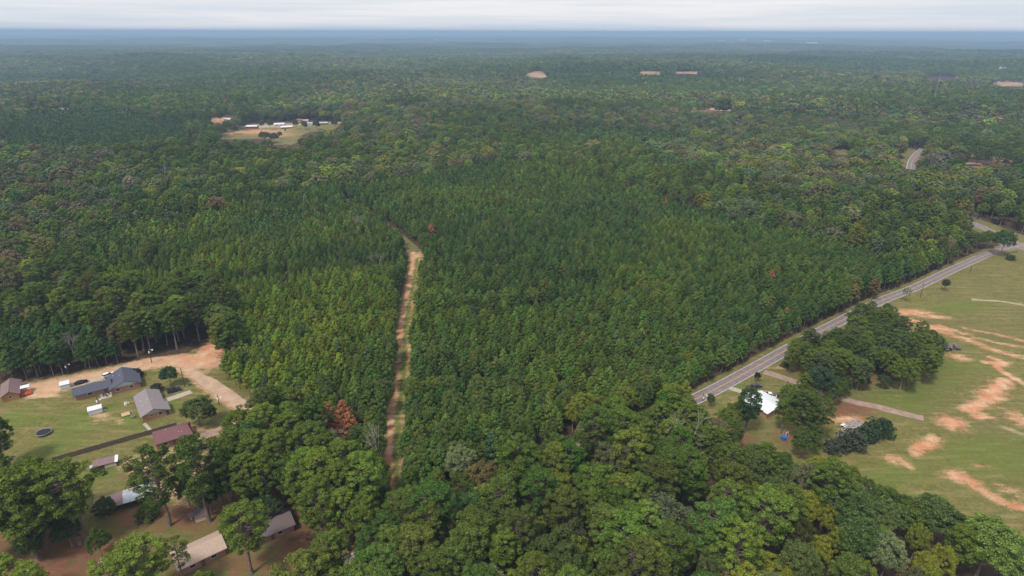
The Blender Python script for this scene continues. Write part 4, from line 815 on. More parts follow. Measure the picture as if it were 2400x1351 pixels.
# grey roofed brick house
h = place('house', 336, 990.5, U, 'orange brick house with grey shingle roof beside the concrete drive', 'house')
w = MB(); w.box(0, 7.4, 0, 15.6, 0, 2.5); w.build('wall', BRICKO, h); g = MB(); g.prism([(0, 2.5), (7.4, 2.5), (3.7, 4.1)], 0, 15.6); g.build('gable', SIDING, h)
r = roofy(h, 0, 7.4, 0, 15.6, 2.55, 1.65, GREYSH, .55); r2 = MB(); r2.prism([(3.7, 4.34), (8.9, 2.12), (8.9, 1.96), (3.7, 4.2)], -.6, 6.2); r2.build('porch_roof', GREYSH, h)
vents(r, ((1.2, 9.6, 3.1), (2.6, 6.0, 3.7), (3.2, 7.6, 3.95), (4.6, 7.2, 3.8), (1.3, 5.6, 3.1))); window(h, 2.9, 0, 1.5, .9, .5, 'f'); window(h, 5.6, 0, 1.0, 1.1, 1.1, 'f'); door(h, 7.4, 9.0, face='r'); window(h, 7.4, 12, 1.0, 1.4, 1.1, 'r'); window(h, 0, 4, 1.0, 1.2, 1.1, 'l')
ps = MB(); [ps.box(8.5, 8.62, y_, y_ + .12, 0, 2.05) for y_ in (.2, 3, 5.8)]; ps.build('porch_post', TRIM, h)
o = place('wooden_deck', 298, 972, U, 'pale plank platform at the left side of the grey roofed house', 'deck'); MB().box(-1.7, .9, -1.2, 1.3, .25, .4).build('decking', PLANKW, o); MB().box(-1.6, -1.5, -1.1, -1.0, 0, .25).build('leg', GREYW, o); MB().box(.7, .8, 1.1, 1.2, 0, .25).build('leg', GREYW, o)
o = place('air_conditioner', 313, 979, U, 'grey box shaped cooling unit behind the grey roofed house', 'air conditioner'); MB().box(-.5, .5, -.5, .5, .05, .85).build('casing', FRAMEM, o, .05); MB().tube((0, 0, .85), (0, 0, .9), .35, .35, 16).build('fan_guard', GLASS, o)
o = place('junk_pile', 292, 953, U, 'pale boxes piled at the rear corner of the grey roofed house', 'boxes')
for i, (x_, y_, s_) in enumerate(((0, 0, .9), (1, .4, .7), (.2, 1.1, .8), (.3, .3, .5))): MB().box(x_, x_ + s_, y_, y_ + s_*.8, .9 if i == 3 else 0, (.9 if i == 3 else 0) + s_).build('box', CREAM if i % 2 else TRIM, o, .03)
# slate roofed house
h = place('house', 262.6, 926.6, radians(34), 'brick house with dark slate roof and pale blue gable near the sandy lane', 'house')
w = MB(); w.box(0, 9.6, 0, 11.6, 0, 2.5); w.build('wall', BRICK, h); w = MB(); w.box(-11.0, -.004, 2.6, 7.4, 0, 2.5); w.build('wing_wall', BRICK, h); g = MB(); g.prism([(0, 2.5), (9.6, 2.5), (4.8, 4.7)], 0, 11.6); g.build('gable', SIDING, h)
r = roofy(h, 0, 9.6, 0, 11.6, 2.55, 2.2, SLATE, .5); r3 = roofx(h, -11.2, .2, 2.4, 8.6, 2.6, 1.5, SLATE, .45, name='wing_roof'); vents(r, ((1.5, 8.8, 3.3), (3.6, 6, 4.2))); vents(r3, ((-1.2, 7.0, 3.4),))
MB().box(-3.4, -.05, -1.4, 2.55, .03, .12).build('patio', CONC, h); window(h, 6.6, 0, 1.1, 1.3, 1.0, 'f'); window(h, 2.2, 0, 1.1, 1.3, 1.0, 'f'); window(h, -6.5, 2.6, 1.0, 1.4, 1.1, 'f'); door(h, -1.6, 2.6); window(h, 9.6, 3.5, 1, 1.5, 1.1, 'r'); door(h, 9.6, 6.5, face='r')
t_ = MB(); t_.box(-3.5, -3.38, -1.4, -1.28, 0, 2.4); t_.build('patio_post', TRIM, h)
for i, (x_, y_) in enumerate(((-2.7, .4), (-1.5, -.3), (-2.2, 1.5), (-.9, 1.1))):
    e = empty('patio_chair', 0, 0, 0); e.parent = None; m4 = Matrix.Translation(h.location) @ Matrix.Rotation(radians(34), 4, 'Z') @ Matrix.Translation((x_, y_, .12)); e.location = m4.to_translation(); e.rotation_euler = (0, 0, i * 1.3); tag(e, 'dark patio chair among clutter on the patio of the slate roofed house', 'chair', 'patio chairs by the slate roofed house')
    MB().box(-.28, .28, -.28, .28, .40, .46).build('seat', GREYP, e); MB().box(-.28, .28, .24, .30, .46, .95).build('backrest', GREYP, e)
    for sx in (-.25, .25):
        for sy in (-.25, .25): MB().box(sx - .02, sx + .02, sy - .02, sy + .02, 0, .40).build('leg', GREYP, e)
def wheelie(px, py, rz, label, m=GREENB):
    o = place('rubbish_bin', px, py, rz, label, 'bin'); MB().add([(-.25,-.28,.08),(.25,-.28,.08),(.25,.28,.08),(-.25,.28,.08),(-.33,-.36,1.0),(.33,-.36,1.0),(.33,.36,1.0),(-.33,.36,1.0)], [(0,3,2,1),(4,5,6,7),(0,1,5,4),(1,2,6,5),(2,3,7,6),(3,0,4,7)]).build('body', m, o); MB().box(-.36, .36, -.4, .4, 1.003, 1.08).build('lid', m, o, .02)
    for s_ in (-.3, .3): MB().tube((s_ - .03, .3, .12), (s_ + .03, .3, .12), .12, .12, 12).build('wheel', TYRE, o)
wheelie(201, 933, U, 'green bin at the left corner of the slate roofed house'); wheelie(445, 904, U, 'green bin at the end of the concrete drive by the gravel road')
wheelie(1850, 925, .3, 'green bin behind the white roofed house')
# cabin at the left edge, its deck and awning
h = place('cabin', 7, 944, radians(34), 'orange wood cabin with brown metal roof at the left edge', 'cabin'); MB().box(0, 5.0, 0, 10.8, 0, 2.5).build('wall', WOODO, h); MB().prism([(0, 2.5), (5, 2.5), (2.5, 3.9)], 0, 10.8).build('gable', WOODO, h); r = roofy(h, 0, 5, 0, 10.8, 2.55, 1.4, BROWNM, .6)
MB().box(2.42, 2.58, -.6, 11.4, 3.98, 4.06).build('ridge_cap', BROWNM, r); door(h, 5.0, 4.2, face='r'); window(h, 5.0, 7.4, 1, 1, 1, 'r'); window(h, 2.5, 0, 1.1, .9, .8, 'f')
MB().box(5.05, 8.6, .6, 3.4, .45, .6).build('deck', REDW, h); rl = MB(); [rl.box(x_, x_ + .1, .6, .7, .6, 1.5) for x_ in (5.2, 6.3, 7.4, 8.45)]; rl.box(5.1, 8.6, .6, .7, 1.5, 1.58); rl.box(8.5, 8.6, .7, 3.4, 1.5, 1.58); rl.box(8.5, 8.6, 3.3, 3.4, .6, 1.5); rl.build('deck_rail', REDW, h); MB().box(5.1, 8.2, 3.0, 5.6, 2.25, 2.35).build('awning', WHITER, h); aw = MB(); [aw.box(8.05, 8.15, y_, y_ + .1, .0, 2.25) for y_ in (3.1, 5.4)]; aw.build('awning_post', TRIM, h)
# white sheds
for (a_, b_, wx, dy, lab) in ((143, 915, 3.0, 3.4, 'small white metal shed at the end of the sandy drive'), (209, 976, 4.1, 3.2, 'white metal shed beside the tall pole in the middle of the lawn')):
    h = place('shed', a_, b_, radians(33), lab, 'shed'); MB().box(0, wx, 0, dy, .15, 2.0).build('wall', SIDING, h); roofx(h, 0, wx, 0, dy, 2.03, .55, WHITER, .12); door(h, wx, dy/2, 1.0, TRIM, 'r'); MB().box(.1, wx - .1, .1, dy - .1, 0, .147).build('skid', GREYW, h)
o = place('ramp', 238, 966, radians(33), 'low grey plank ramp at the right end of the lawn shed', 'ramp'); MB().add([(0,0,0),(1.6,0,0),(1.6,1.1,0),(0,1.1,0),(0,0,.18),(0,1.1,.18)], [(0,3,2,1),(0,1,4),(4,1,2,5),(2,3,5),(3,0,4,5)]).build('planks', CONC, o)
# maroon roofed house
h = place('house', 366, 1058, radians(33), 'low house with maroon shingle roof below the wooden fence', 'house'); MB().box(.4, 10.8, .2, 7.6, 0, 2.5).build('wall', BRICK, h); r = hippedx(h, .4, 10.8, .2, 7.6, 2.52, 1.5, MAROON, .45, .8); vents(r, ((4, 5.0, 3.5), (7.4, 2.2, 3.2), (8.2, 2.0, 3.1))); window(h, 3, .2, 1, 1.3, 1.1, 'f'); door(h, 5.6, .2); window(h, 10.8, 4, 1, 1.2, 1.1, 'r')
# long low shed
h = place('shed', 222, 1106, radians(27), 'long low shed with rusty brown roof and cream end board', 'shed'); MB().box(0, 6.2, 0, 2.5, 0, 1.7).build('wall', GREYW, h); MB().box(2.8, 5.9, -.08, -.004, .2, 1.5).build('side_panel', CREAM, h); rf = MB(); rf.prismx([(-.3, 1.75), (2.8, 2.25), (2.8, 2.32), (-.3, 1.82)], -.2, 5.6); rf.build('roof', BROWNM, h); rf = MB(); rf.prismx([(-.3, 1.76), (2.8, 2.26), (2.8, 2.33), (-.3, 1.83)], 5.61, 6.5); rf.build('end_roof', WHITER, h); rf = MB(); rf.prismx([(-.3, 1.75), (.9, 1.95), (.9, 2.02), (-.3, 1.82)], -1.0, -.21); rf.build('tin_patch', TIN, h)
# barn with brown and tin roof
h = place('barn', 268, 1202, radians(31), 'open sided barn, roof half brown half patched tin', 'barn'); MB().box(-3.6, 9.6, 3.0, 5.2, 0, 2.2).build('wall', GREYW, h); pp_ = MB()
for x_ in (-3.5, -.2, 3.0, 6.2, 9.4): MB().box(x_, x_ + .15, .1, .25, 0, 2.1).build('post', GREYW, h)
for x0, x1, m_, n_ in ((-4.4, 2.6, BROWNM, 'brown_roof'), (2.61, 10.0, TIN, 'tin_roof')):
    rf = MB(); rf.prismx([(-.4, 2.15), (3.2, 3.0), (3.2, 3.08), (-.4, 2.23)], x0, x1); rf.prismx([(3.2, 3.0), (5.8, 2.3), (5.8, 2.38), (3.2, 3.08)], x0, x1); rr_ = rf.build(n_, m_, h)
rf = MB(); rf.prismx([(3.5, 3.02), (4.5, 2.75), (4.5, 2.78), (3.5, 3.05)], 4.2, 5.2); rf.build('rust_patch', RUST, rr_)
# hut, bin rack, tan house, weathered house, trailer
h = place('hut', 459, 1226, radians(30), 'small brown roofed hut with pale front by the tall bare trunks', 'hut'); MB().box(0, 2.7, 0, 3.3, 0, 1.3).build('wall', CREAM, h); MB().prismx([(-.15, 1.32), (3.5, 1.75), (3.5, 1.83), (-.15, 1.4)], -.15, 2.85).build('roof', DARKR, h); MB().prismx([(1.4, 1.2), (3.2, 1.4), (3.2, 1.46), (1.4, 1.26)], -1.4, -.16).build('side_roof', BROWNM, h)
o = place('barrel', 449, 1218, 0, 'pale blue barrel standing under the side roof of the hut', 'barrel'); MB().tube((0, 0, 0), (0, 0, .85), .28, .28, 14).build('body', mat('pale_blue', (.35, .45, .6), .6, .1), o); MB().tube((0, 0, .85), (0, 0, .88), .29, .29, 14).build('lid', TRIM, o)
h = place('bin_rack', 237, 1331, radians(32), 'long white metal chest with two dark slatted vents on the grass', 'chest'); 
for i, (x0, x1) in enumerate(((0, 1.5), (1.56, 2.9), (2.96, 4.5))):
    MB().box(x0, x1, 0, 1.35, .05, .95 + (.06 if i == 1 else 0)).build('cabinet', WHITEP, h, .03)
    if i != 1: [MB().box(x0 + .3, x1 - .3, .75 + k*.16, .82 + k*.16, .952, .965).build('vent_slot', GLASS, h) for k in range(2)]
MB().box(-.5, -.35, -.1, 1.9, 0, .5).build('rail', PLANKW, h); MB().tube((-.4, -.3, .3), (-.2, -.3, .3), .3, .3, 12).build('wheel', TYRE, h)
h = place('house', 424, 1352, radians(40), 'house with weathered tan shingle roof behind a sparse pine', 'house'); MB().box(0, 10.8, 0, 6.8, 0, 2.6).build('wall', BRICK, h); MB().prismx([(0, 2.6), (6.8, 2.6), (3.4, 4.0)], 0, 10.8).build('gable', SIDING, h); roofx(h, 0, 10.8, 0, 6.8, 2.65, 1.4, TANR, .5); window(h, 3, 0, 1, 1.3, 1.1, 'f'); window(h, 8, 0, 1, 1.3, 1.1, 'f'); door(h, 5.4, 0); window(h, 10.8, 3.4, 1, 1.1, 1, 'r')
h = place('house', 632, 1270, radians(36), 'house with dark weathered shingle roof between pines below the white trailer', 'house'); MB().box(-3.0, 6.6, 0, 7.0, 0, 2.5).build('wall', BRICK, h); MB().prismx([(0, 2.5), (7, 2.5), (3.5, 3.8)], -3, 6.6).build('gable', GREYW, h); r = roofx(h, -3, 6.6, 0, 7.0, 2.55, 1.35, DARKR, .5); vents(r, ((2.4, 4.6, 3.55),)); window(h, 3, 0, 1, 1.3, 1.1, 'f'); door(h, 1, 0); window(h, 6.6, 3.4, 1, 1.1, 1, 'r')
h = place('camper', 644, 1186, radians(-38), 'small white camper trailer behind the dark weathered roof', 'trailer'); MB().box(-1.4, 1.0, -.85, .85, .45, 2.1).build('body', WHITEP, h, .12); MB().box(.1, .6, -.25, .25, 2.102, 2.2).build('roof_hatch', GLASS, h); MB().box(1.0, 1.012, -.5, .5, 1.2, 1.75).build('window', GLASS, h); MB().box(1.05, 2.0, -.05, .05, .4, .5).build('drawbar', REDW, h)
for s_ in (-1, 1): MB().tube((-.2, s_*.72, .35), (-.2, s_*.88, .35), .34, .34, 14).build('wheel', TYRE, h)
# white roofed house
h = place('house', 1796, 984, radians(31), 'red brick house with bright white metal roof beside the road', 'house'); MB().box(.4, 10.4, .4, 10.6, 0, 2.5).build('wall', BRICKO, h); MB().prism([(.4, 2.5), (10.4, 2.5), (5.4, 3.45)], .4, 10.6).build('gable', BRICK, h); r = roofy(h, .4, 10.4, .4, 10.6, 2.55, .95, WHITER, .6); vents(r, ((2.4, 4.6, 3.2), (3.8, 4.2, 3.6))); window(h, 3, .4, 1, 1.3, 1.1, 'f'); window(h, 7.5, .4, 1, 1.3, 1.1, 'f'); door(h, 5.3, .4); window(h, 10.4, 4, 1, 1.2, 1.1, 'r')

# wooden fence: posts and board panels
A, B = P(125, 1084), P(415, 1001); L = float(np.hypot(*(B - A))); e = empty('wooden_fence', A[0], A[1], 0, math.atan2(B[1] - A[1], B[0] - A[0]), 'long dark wooden board fence slanting across the lawns', 'fence')
n = 15
for i in range(n + 1): MB().box(i*L/n - .06, i*L/n + .06, -.05, .07, 0, 1.95 + random.uniform(-.04, .04)).build('post', GREYW, e)
for i in range(n):
    m = MB(); x0 = i*L/n + .07; x1 = (i+1)*L/n - .07; k = int((x1 - x0) / .16); top = 1.78 + random.uniform(-.06, .05)
    for j in range(k): m.box(x0 + j*(x1-x0)/k, x0 + (j+1)*(x1-x0)/k - .012, .0, .03, .03, top + random.uniform(-.05, .03))
    m.box(x0, x1, .032, .08, .4, .5); m.box(x0, x1, .032, .08, 1.4, 1.5); m.build('board_panel', GREYW, e)
# trampoline
c = P(102, 1013, .8); e = empty('trampoline', c[0], c[1], 0, .3, 'round black trampoline with grey rim on the left lawn', 'trampoline'); R = 2.25
m = MB(); [m.tube((R*cos(a), R*sin(a), .85), (R*cos(a + pi/16), R*sin(a + pi/16), .85), .05, .05, 6) for a in np.arange(32) * pi/16]; m.build('rim', FRAMEM, e)
m = MB(); m.add([(0, 0, .80)] + [((R - .3)*cos(a), (R - .3)*sin(a), .83) for a in np.arange(32) * pi/16], [(0, i + 1, (i + 1) % 32 + 1) for i in range(32)]); m.build('jumping_mat', NETM, e)
m = MB(); pts = [(r_*cos(a), r_*sin(a), .842) for r_ in (R - .3, R - .04) for a in np.arange(32) * pi/16]; m.add(pts, [(i, 32 + i, 32 + (i+1) % 32, (i+1) % 32) for i in range(32)]); m.build('spring_cover', GREYP, e)
for k in range(6): a = k*pi/3; MB().tube((R*cos(a), R*sin(a), .85), (R*cos(a)*1.02, R*sin(a)*1.02, 0), .035, .035, 6).build('leg', FRAMEM, e)

# vehicles
def vehicle(name, px, py, rz, style, paint, label, cat, s=1.0):
    c = P(px, py, .6); e = empty(name, c[0], c[1], 0, rz, label, cat); e.scale = (s, s, s)
    if style == 'sedan': L_, Wd, hb, ht = 4.7, 1.8, .95, 1.42; prof = [(-2.3, .35), (-2.35, .8), (-2.2, .95), (-1.5, 1.0), (.9, .95), (2.0, .82), (2.33, .62), (2.35, .35)]; cab = [(-1.75, .98), (-1.05, 1.42), (.25, 1.42), (1.15, .94)]
    elif style == 'suv': L_, Wd, hb, ht = 4.8, 1.9, 1.1, 1.75; prof = [(-2.35, .4), (-2.4, 1.1), (.95, 1.12), (2.1, 1.02), (2.38, .8), (2.4, .4)]; cab = [(-2.3, 1.1), (-2.1, 1.7), (.15, 1.75), (1.05, 1.11)]
    else: L_, Wd, hb, ht = 5.3, 1.95, 1.1, 1.8; prof = [(-2.6, .45), (-2.65, 1.05), (1.2, 1.12), (2.4, 1.05), (2.62, .85), (2.65, .45)]; cab = [(-.9, 1.09), (-.75, 1.78), (.55, 1.8), (1.35, 1.11)]
    y = Wd / 2; MB().prism(prof, -y, y).build('body', paint, e, .07)
    m = MB(); n = len(cab); vs = [(p[0], -y + .06 + (.16 if p[1] > hb + .2 else 0), p[1]) for p in cab] + [(p[0], y - .06 - (.16 if p[1] > hb + .2 else 0), p[1]) for p in cab]; m.add(vs, [tuple(range(n)), tuple(range(2*n - 1, n - 1, -1))] + [(i, n + i, n + (i+1) % n, (i+1) % n) for i in range(n)]); m.build('windows', GLASS, e)
    r_ = MB(); r_.box(cab[1][0] + .03, cab[2][0] - .03, -y + .24, y - .24, cab[1][1] - .04, cab[2][1] + .03); r_.build('roof', paint, e, .03)
    pl = MB()
    for s_ in (-1, 1): pl.tube((cab[1][0] + .9, s_*(y - .06), hb), (cab[1][0] + .9, s_*(y - .24), ht), .05, .05, 6)
    pl.build('pillar', paint, e)
    if style == 'pickup': MB().box(-2.5, -1.0, -y + .14, y - .14, 1.075, 1.095).build('bed', GREYP, e)
    for sx in (-.63, .6):
        for sy in (-1, 1):
            wh = MB().tube((sx*L_/2, sy*(y - .2), .34), (sx*L_/2, sy*(y + .02), .34), .34, .34, 18).build('wheel', TYRE, e); MB().tube((sx*L_/2, sy*(y + .021), .34), (sx*L_/2, sy*(y + .035), .34), .2, .2, 14).build('rim', RIM, wh)
    for sy in (-1, 1): MB().box(L_/2 - .06, L_/2 + .02, sy*(y - .45) - .16, sy*(y - .45) + .16, .62, .78).build('headlight', LIGHTM, e); MB().box(-L_/2 - .03, -L_/2 + .05, sy*(y - .3) - .14, sy*(y - .3) + .14, .72, .9).build('tail_light', REDL, e)
    for sy in (-1, 1): MB().box(cab[3][0] - .35, cab[3][0] - .15, sy*(y + .06) - .07, sy*(y + .06) + .07, hb, hb + .16).build('mirror', paint, e)
vehicle('parked_car', 190, 896, radians(41), 'sedan', BLACKP, 'black sedan parked on the drive left of the slate roof', 'car', .95)
vehicle('parked_car', 255, 879, radians(58), 'suv', WHITEP, 'white SUV parked behind the slate roofed house', 'car', .95)
vehicle('parked_car', 408, 915, radians(38), 'suv', NAVYP, 'black SUV parked on grass by the concrete drive', 'car')
vehicle('parked_car', 1773, 906, radians(22), 'suv', GREYP, 'dark grey SUV parked on the lawn near the paved road', 'car', .95)
vehicle('pickup_truck', 1803, 927, radians(160), 'pickup', WHITEP, 'white pickup truck behind the white roofed house', 'pickup truck', .95)
vehicle('parked_car', 1831, 928, radians(-22), 'sedan', GREYP, 'charcoal sedan behind the white roofed house', 'car', .95)

# utility poles
def pole(px, py, py_top, label, lamp=False, arm=False, group=None):
    H_ = height_for(px, py, py_top); c = P(px, py); e = empty('utility_pole', c[0], c[1], float(hgt(*c)), random.uniform(-.3, .3), label, 'pole', group); MB().tube((0, 0, 0), (0, 0, H_), .17, .11, 8).build('pole', POLE, e)
    if arm: MB().box(-1.1, 1.1, -.06, .06, H_ - .7, H_ - .58).build('crossarm', POLE, e); [MB().tube((x_, 0, H_ - .58), (x_, 0, H_ - .4), .06, .05, 6).build('insulator', LAMPM, e) for x_ in (-1, -.4, .4, 1)]
    if lamp: m = MB(); m.tube((0, 0, H_ - 1.1), (1.3, 0, H_ - .8), .04, .04, 6); m.build('lamp_arm', FRAMEM, e); MB().tube((1.25, 0, H_ - 1.15), (1.45, 0, H_ - .75), .3, .12, 10).build('lamp_head', LAMPM, e); MB().tube((0, -.35, H_ - 2.2), (0, -.35, H_ - 1.4), .22, .22, 10).build('transformer', LAMPM, e)
pole(160, 878, 850, 'pole at the wood edge behind the sandy lane', True); pole(356, 851, 816, 'pole with white street lamp beside the sandy turning circle', True); pole(433, 906, 863, 'tall plain pole at the edge of the gravel road', False); pole(514, 949, 925, 'pole with white transformer on the lower gravel road', True)
pole(234, 959, 930, 'pole with white lamp behind the lawn shed', True); pole(1647, 940, 922, 'pole at the paved road beside the small dark tree', True); pole(1835, 860, 822, 'roadside pole with lamp arm left of the grove', True, True); pole(1842, 918, 892, 'short pole behind the white roofed house', False)
pole(2157, 697, 664, 'leaning looking pole between paved road and pasture', False, True); pole(2273, 640, 622, 'distant pole near the junction pasture', False, True)
def wire(a, b_, sag, label):
    A_ = np.array(a); B2 = np.array(b_); m = MB(); q = [A_ + (B2 - A_)*t_ - np.array([0, 0, 4*sag*t_*(1 - t_)]) for t_ in np.linspace(0, 1, 9)]
    for i in range(8): m.tube(tuple(q[i]), tuple(q[i+1]), .02, .02, 4, False)
    tag(m.build('power_line', POLE), label, 'wire')
def ptop(px, py, py_top): c = P(px, py); return (*c, height_for(px, py, py_top) - .5)
wire(ptop(356, 851, 816), ptop(433, 906, 863), 1.0, 'thin wire between the lamp pole and the tall plain pole'); wire(ptop(433, 906, 863), ptop(514, 949, 925), 1.0, 'thin wire between the tall plain pole and the transformer pole'); wire(ptop(433, 906, 863), ptop(234, 959, 930), 1.2, 'thin wire across the lawns to the shed pole')
wire(ptop(1835, 860, 822), ptop(1647, 940, 922), 1.5, 'thin wire along the paved road beside the house lot'); wire(ptop(2157, 697, 664), ptop(2273, 640, 622), 1.5, 'thin wire along the paved road by the pasture')
# yard things on the right lot
h = place('picnic_table', 1976, 1000, .6, 'white picnic table on the grass right of the leaning pines', 'table'); MB().box(-.9, .9, -.38, .38, .70, .76).build('tabletop', TRIM, h)
for s_ in (-1, 1): MB().box(-.9, .9, s_*.65 - .13, s_*.65 + .13, .42, .47).build('bench_seat', TRIM, h); MB().box(s_*.65 - .04, s_*.65 + .04, -.7, .7, .3, .38).build('leg_brace', GREYW, h); MB().box(s_*.65 - .04, s_*.65 + .04, -.08, .08, 0, .70).build('leg', GREYW, h)
o = place('tub', 1836, 1031, .3, 'bright blue plastic tub by the foot of the leaning pines', 'tub'); MB().tube((0, 0, 0), (0, 0, 1.3), .75, .85, 14).build('body', BLUEB, o); MB().tube((0, 0, 1.3), (0, 0, 1.36), .9, .9, 14).build('lid', BLUEB, o)
o = place('play_set', 1843, 1024, .8, 'white and red play frame beside the blue tub', 'play set'); m = MB(); m.tube((-1, -.5, 0), (-.8, 0, 1.8), .05, .05, 6); m.tube((-1, .5, 0), (-.8, 0, 1.8), .05, .05, 6); m.tube((1, -.5, 0), (.8, 0, 1.8), .05, .05, 6); m.tube((1, .5, 0), (.8, 0, 1.8), .05, .05, 6); m.tube((-.8, 0, 1.8), (.8, 0, 1.8), .05, .05, 6); m.build('frame', TRIM, o); MB().prism([(-.3, 1.5), (-.25, 1.56), (1.5, .2), (1.45, .12)], .1, .6).build('slide', REDW, o)
o = place('paddling_pool', 1719, 1058, .2, 'light blue round paddling pool between the pines', 'pool'); m = MB(); [m.tube((1.1*cos(a), 1.1*sin(a), .25), (1.1*cos(a + pi/12), 1.1*sin(a + pi/12), .25), .22, .22, 8) for a in np.arange(24)*pi/12]; m.build('rim', BLUEB, o); MB().tube((0, 0, .1), (0, 0, .22), 1.0, 1.0, 24).build('water', mat('pool_water', (.12, .35, .6), .1, .1), o)
h = place('shed', 1700, 1006, radians(30), 'low grey roofed shed mostly hidden left of the white roofed house', 'shed'); MB().box(0, 4, 0, 2.6, 0, 1.9).build('wall', GREYW, h); roofx(h, 0, 4, 0, 2.6, 1.93, .5, TIN, .25)
o = place('scrap_heap', 2222, 818, .2, 'burnt dark heap of collapsed shed panels on the field edge', 'scrap heap'); rn = random.Random(4)
for i in range(14):
    x_, y_ = rn.uniform(-4.5, 4.5), rn.uniform(-1.8, 1.8); z_ = rn.uniform(.3, 1.5); q = MB().box(-1.3, 1.3, -.7, .7, -.04, .04).build('panel', [GREYP, BROWNM, TIN, DARKR][i % 4], o); q.location = (x_, y_, z_); q.rotation_euler = (rn.uniform(-.8, .8), rn.uniform(-.5, .5), rn.uniform(0, 3))
MB().box(-2.5, 1.5, -1.2, 1.0, 0, 1.1).build('burnt_frame', GREYP, o)
# rubble strip, one heap of countless stones
rn = random.Random(9); m = MB(); a_, b_ = P(1972, 1026), P(2012, 988)
for i in range(420):
    t_ = rn.random(); c = a_ + (b_ - a_)*t_; d_ = rn.gauss(0, .9); x_, y_ = c[0] + d_*.75, c[1] - d_*.65; s_ = rn.uniform(.12, .4); z_ = max(0, .5 - abs(d_)*.3) * rn.random()
    vs = [(x_ + s_*rn.uniform(.6, 1)*ux, y_ + s_*rn.uniform(.6, 1)*uy, z_ + s_*rn.uniform(.4, .8)*(uz + 1)/2) for ux in (-1, 1) for uy in (-1, 1) for uz in (-1, 1)]; m.add(vs, [(0,1,3,2),(4,6,7,5),(0,4,5,1),(2,3,7,6),(0,2,6,4),(1,5,7,3)])
tag(m.build('rubble', STONE), 'grey strip of broken stones beside the dark hedge', 'rubble', None, 'stuff')
# far farm, far roofs and landmarks
REDB = mat('red_barn_paint', (.30, .06, .06), .8, .2); OFFW = mat('off_white_wall', (.62, .60, .57), .8, .15)
def far_house(px, py, W_, D_, H_, rz, wallm, roofm, label, name='farm_building', cat='building', rise=1.2, group=None):
    c = P(px, py); e = empty(name, c[0], c[1], float(hgt(*c)) - .3, rz, label, cat, group); MB().box(-W_/2, W_/2, 0, D_, 0, H_).build('wall', wallm, e); roofx(e, -W_/2, W_/2, 0, D_, H_ + .03, rise, roofm, .6); window(e, -W_/4, 0, 1.2, 1.4, 1.2, 'f'); door(e, W_/6, 0, 1.4)
far_house(590, 303, 15, 9, 4.2, .12, REDB, WHITER, 'red barn with white roof on the far farm', 'barn', 'barn'); far_house(655, 296, 14, 10, 3.2, .35, OFFW, WHITER, 'white roofed farm building right of the red barn'); far_house(672, 302, 15, 7, 2.6, .35, GREYW, WHITER, 'low white roofed farm shed in front of the farm lane'); far_house(702, 286, 7, 6, 3, .2, OFFW, RUST, 'small red roofed cottage at the back of the far farm')
far_house(730, 294, 14, 10, 3.2, .1, OFFW, TIN, 'pale roofed farm house among the far farm trees'); far_house(757, 293, 13, 8, 2.8, .15, GREYW, TIN, 'dark walled farm shed at the right end of the far farm'); far_house(716, 287, 8, 6, 3, .1, OFFW, TANR, 'cream farm outbuilding behind the far farm lane')
far_house(532, 284, 9, 6, 3, .1, OFFW, WHITER, 'small white building on the bare patch left of the far farm', 'far_building'); far_house(92, 251, 36, 10, 4.5, .05, OFFW, WHITER, 'long white roof in the woods at far left', 'far_building'); far_house(122, 254, 16, 10, 4, .1, OFFW, TIN, 'grey roof between the two long white roofs at far left', 'far_building'); far_house(145, 257, 26, 9, 4.5, .03, OFFW, WHITER, 'bright low white roof at the right of the far left roofs', 'far_building')
far_house(1732, 288, 12, 8, 3.6, .1, OFFW, WHITER, 'single white roof in the woods below the bare red strip', 'far_building'); far_house(1965, 331, 16, 9, 4, 0, OFFW, TIN, 'pale roof glimpsed in the right woods', 'far_building')
for (a_, b_, w_, lab) in ((1692, 101, 90, 'pale warehouse at the left of the distant town'), (1740, 99, 110, 'white warehouse in the middle of the distant town'), (1800, 101, 80, 'pale long roof right of the distant town middle'), (1905, 106, 120, 'pale low roof at the right of the distant town')):
    c = P(a_, b_ - 2); e = empty('warehouse', c[0], c[1], float(hgt(*c)), .1, lab, 'warehouse'); MB().box(-w_/2, w_/2, 0, 50, 0, 24).build('wall', WHITER, e); MB().box(-w_/2 - 1, w_/2 + 1, -1, 51, 24.01, 25).build('roof', WHITER, e)
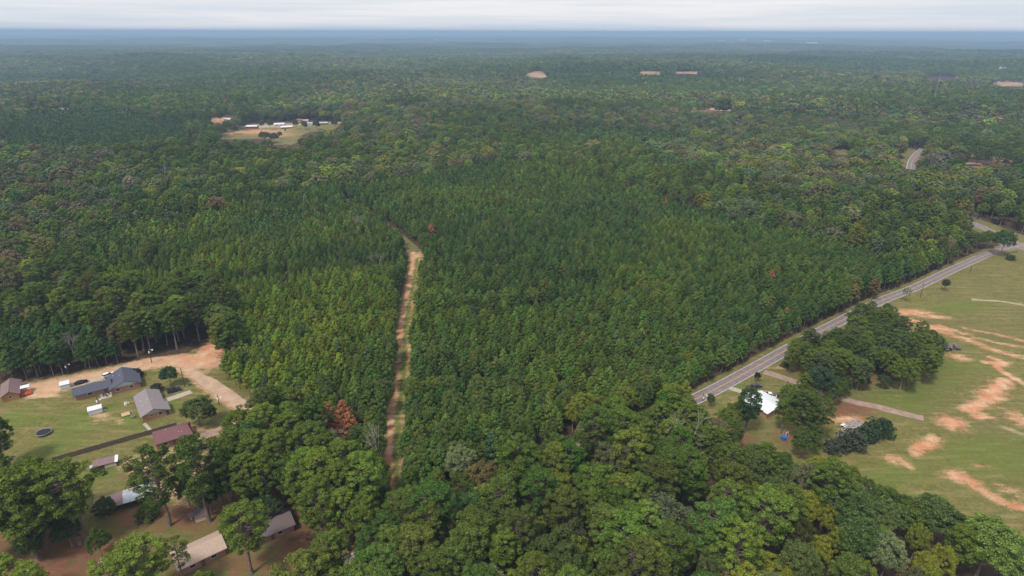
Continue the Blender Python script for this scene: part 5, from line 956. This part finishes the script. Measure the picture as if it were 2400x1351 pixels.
c = P(1024, 101); e = empty('water_tower', c[0], c[1], float(hgt(*c)), 0, 'white water tower standing up near the horizon', 'water tower'); m = MB(); m.tube((0, 0, 0), (0, 0, 42), 3, 2.4, 12); m.build('stem', WHITER, e); m = MB(); m.tube((0, 0, 42), (0, 0, 46), 3, 9, 16); m.tube((0, 0, 46), (0, 0, 52), 9, 9, 16); m.tube((0, 0, 52), (0, 0, 56), 9, 2, 16); m.build('tank', WHITER, e)
c = P(2185, 250); e = empty('radio_mast', c[0], c[1], float(hgt(*c)), 0, 'thin lattice mast rising above the right woods', 'mast'); m = MB()
for k in range(3): a = k*2*pi/3; m.tube((1.2*cos(a), 1.2*sin(a), 0), (.3*cos(a), .3*sin(a), 62), .12, .08, 4)
m.build('lattice', FRAMEM, e); br_ = MB(); 
for j in range(20):
    q = 1.2 - .9*j/20
    for k in range(3): a = k*2*pi/3; b2 = a + 2*pi/3; br_.tube((q*cos(a), q*sin(a), j*3.1), (q*cos(b2), q*sin(b2), j*3.1 + 3.1), .06, .06, 4, False)
br_.build('bracing', FRAMEM, e)
for k, a_ in enumerate((2341, 2346, 2352)):
    c = P(a_, 172); e = empty('silo', c[0], c[1], float(hgt(*c)), 0, 'one of three white silos standing in a row at far right', 'silo', 'three white silos far right'); MB().tube((0, 0, 0), (0, 0, 18), 2.6, 2.6, 12).build('drum', WHITER, e); MB().tube((0, 0, 18), (0, 0, 19.6), 2.6, .4, 12).build('cap', TIN, e)
# ------------------------------------------------------------------ the air between here and the horizon
hz = MB().box(-45000, 45000, -3000, 46000, -60, 150); hm = bpy.data.materials.new('haze'); hm.use_nodes = True; t = hm.node_tree; t.nodes.clear()
o_ = N(t, 'ShaderNodeOutputMaterial'); pv = N(t, 'ShaderNodeVolumePrincipled'); pv.inputs['Color'].default_value = (.45, .64, .88, 1); pv.inputs['Density'].default_value = .00015; pv.inputs['Anisotropy'].default_value = 0.0
t.links.new(pv.outputs[0], o_.inputs['Volume']); hm.volume_intersection_method = 'FAST' if hasattr(hm, 'volume_intersection_method') else None
h_ = hz.build('haze', hm); h_['kind'] = 'stuff'
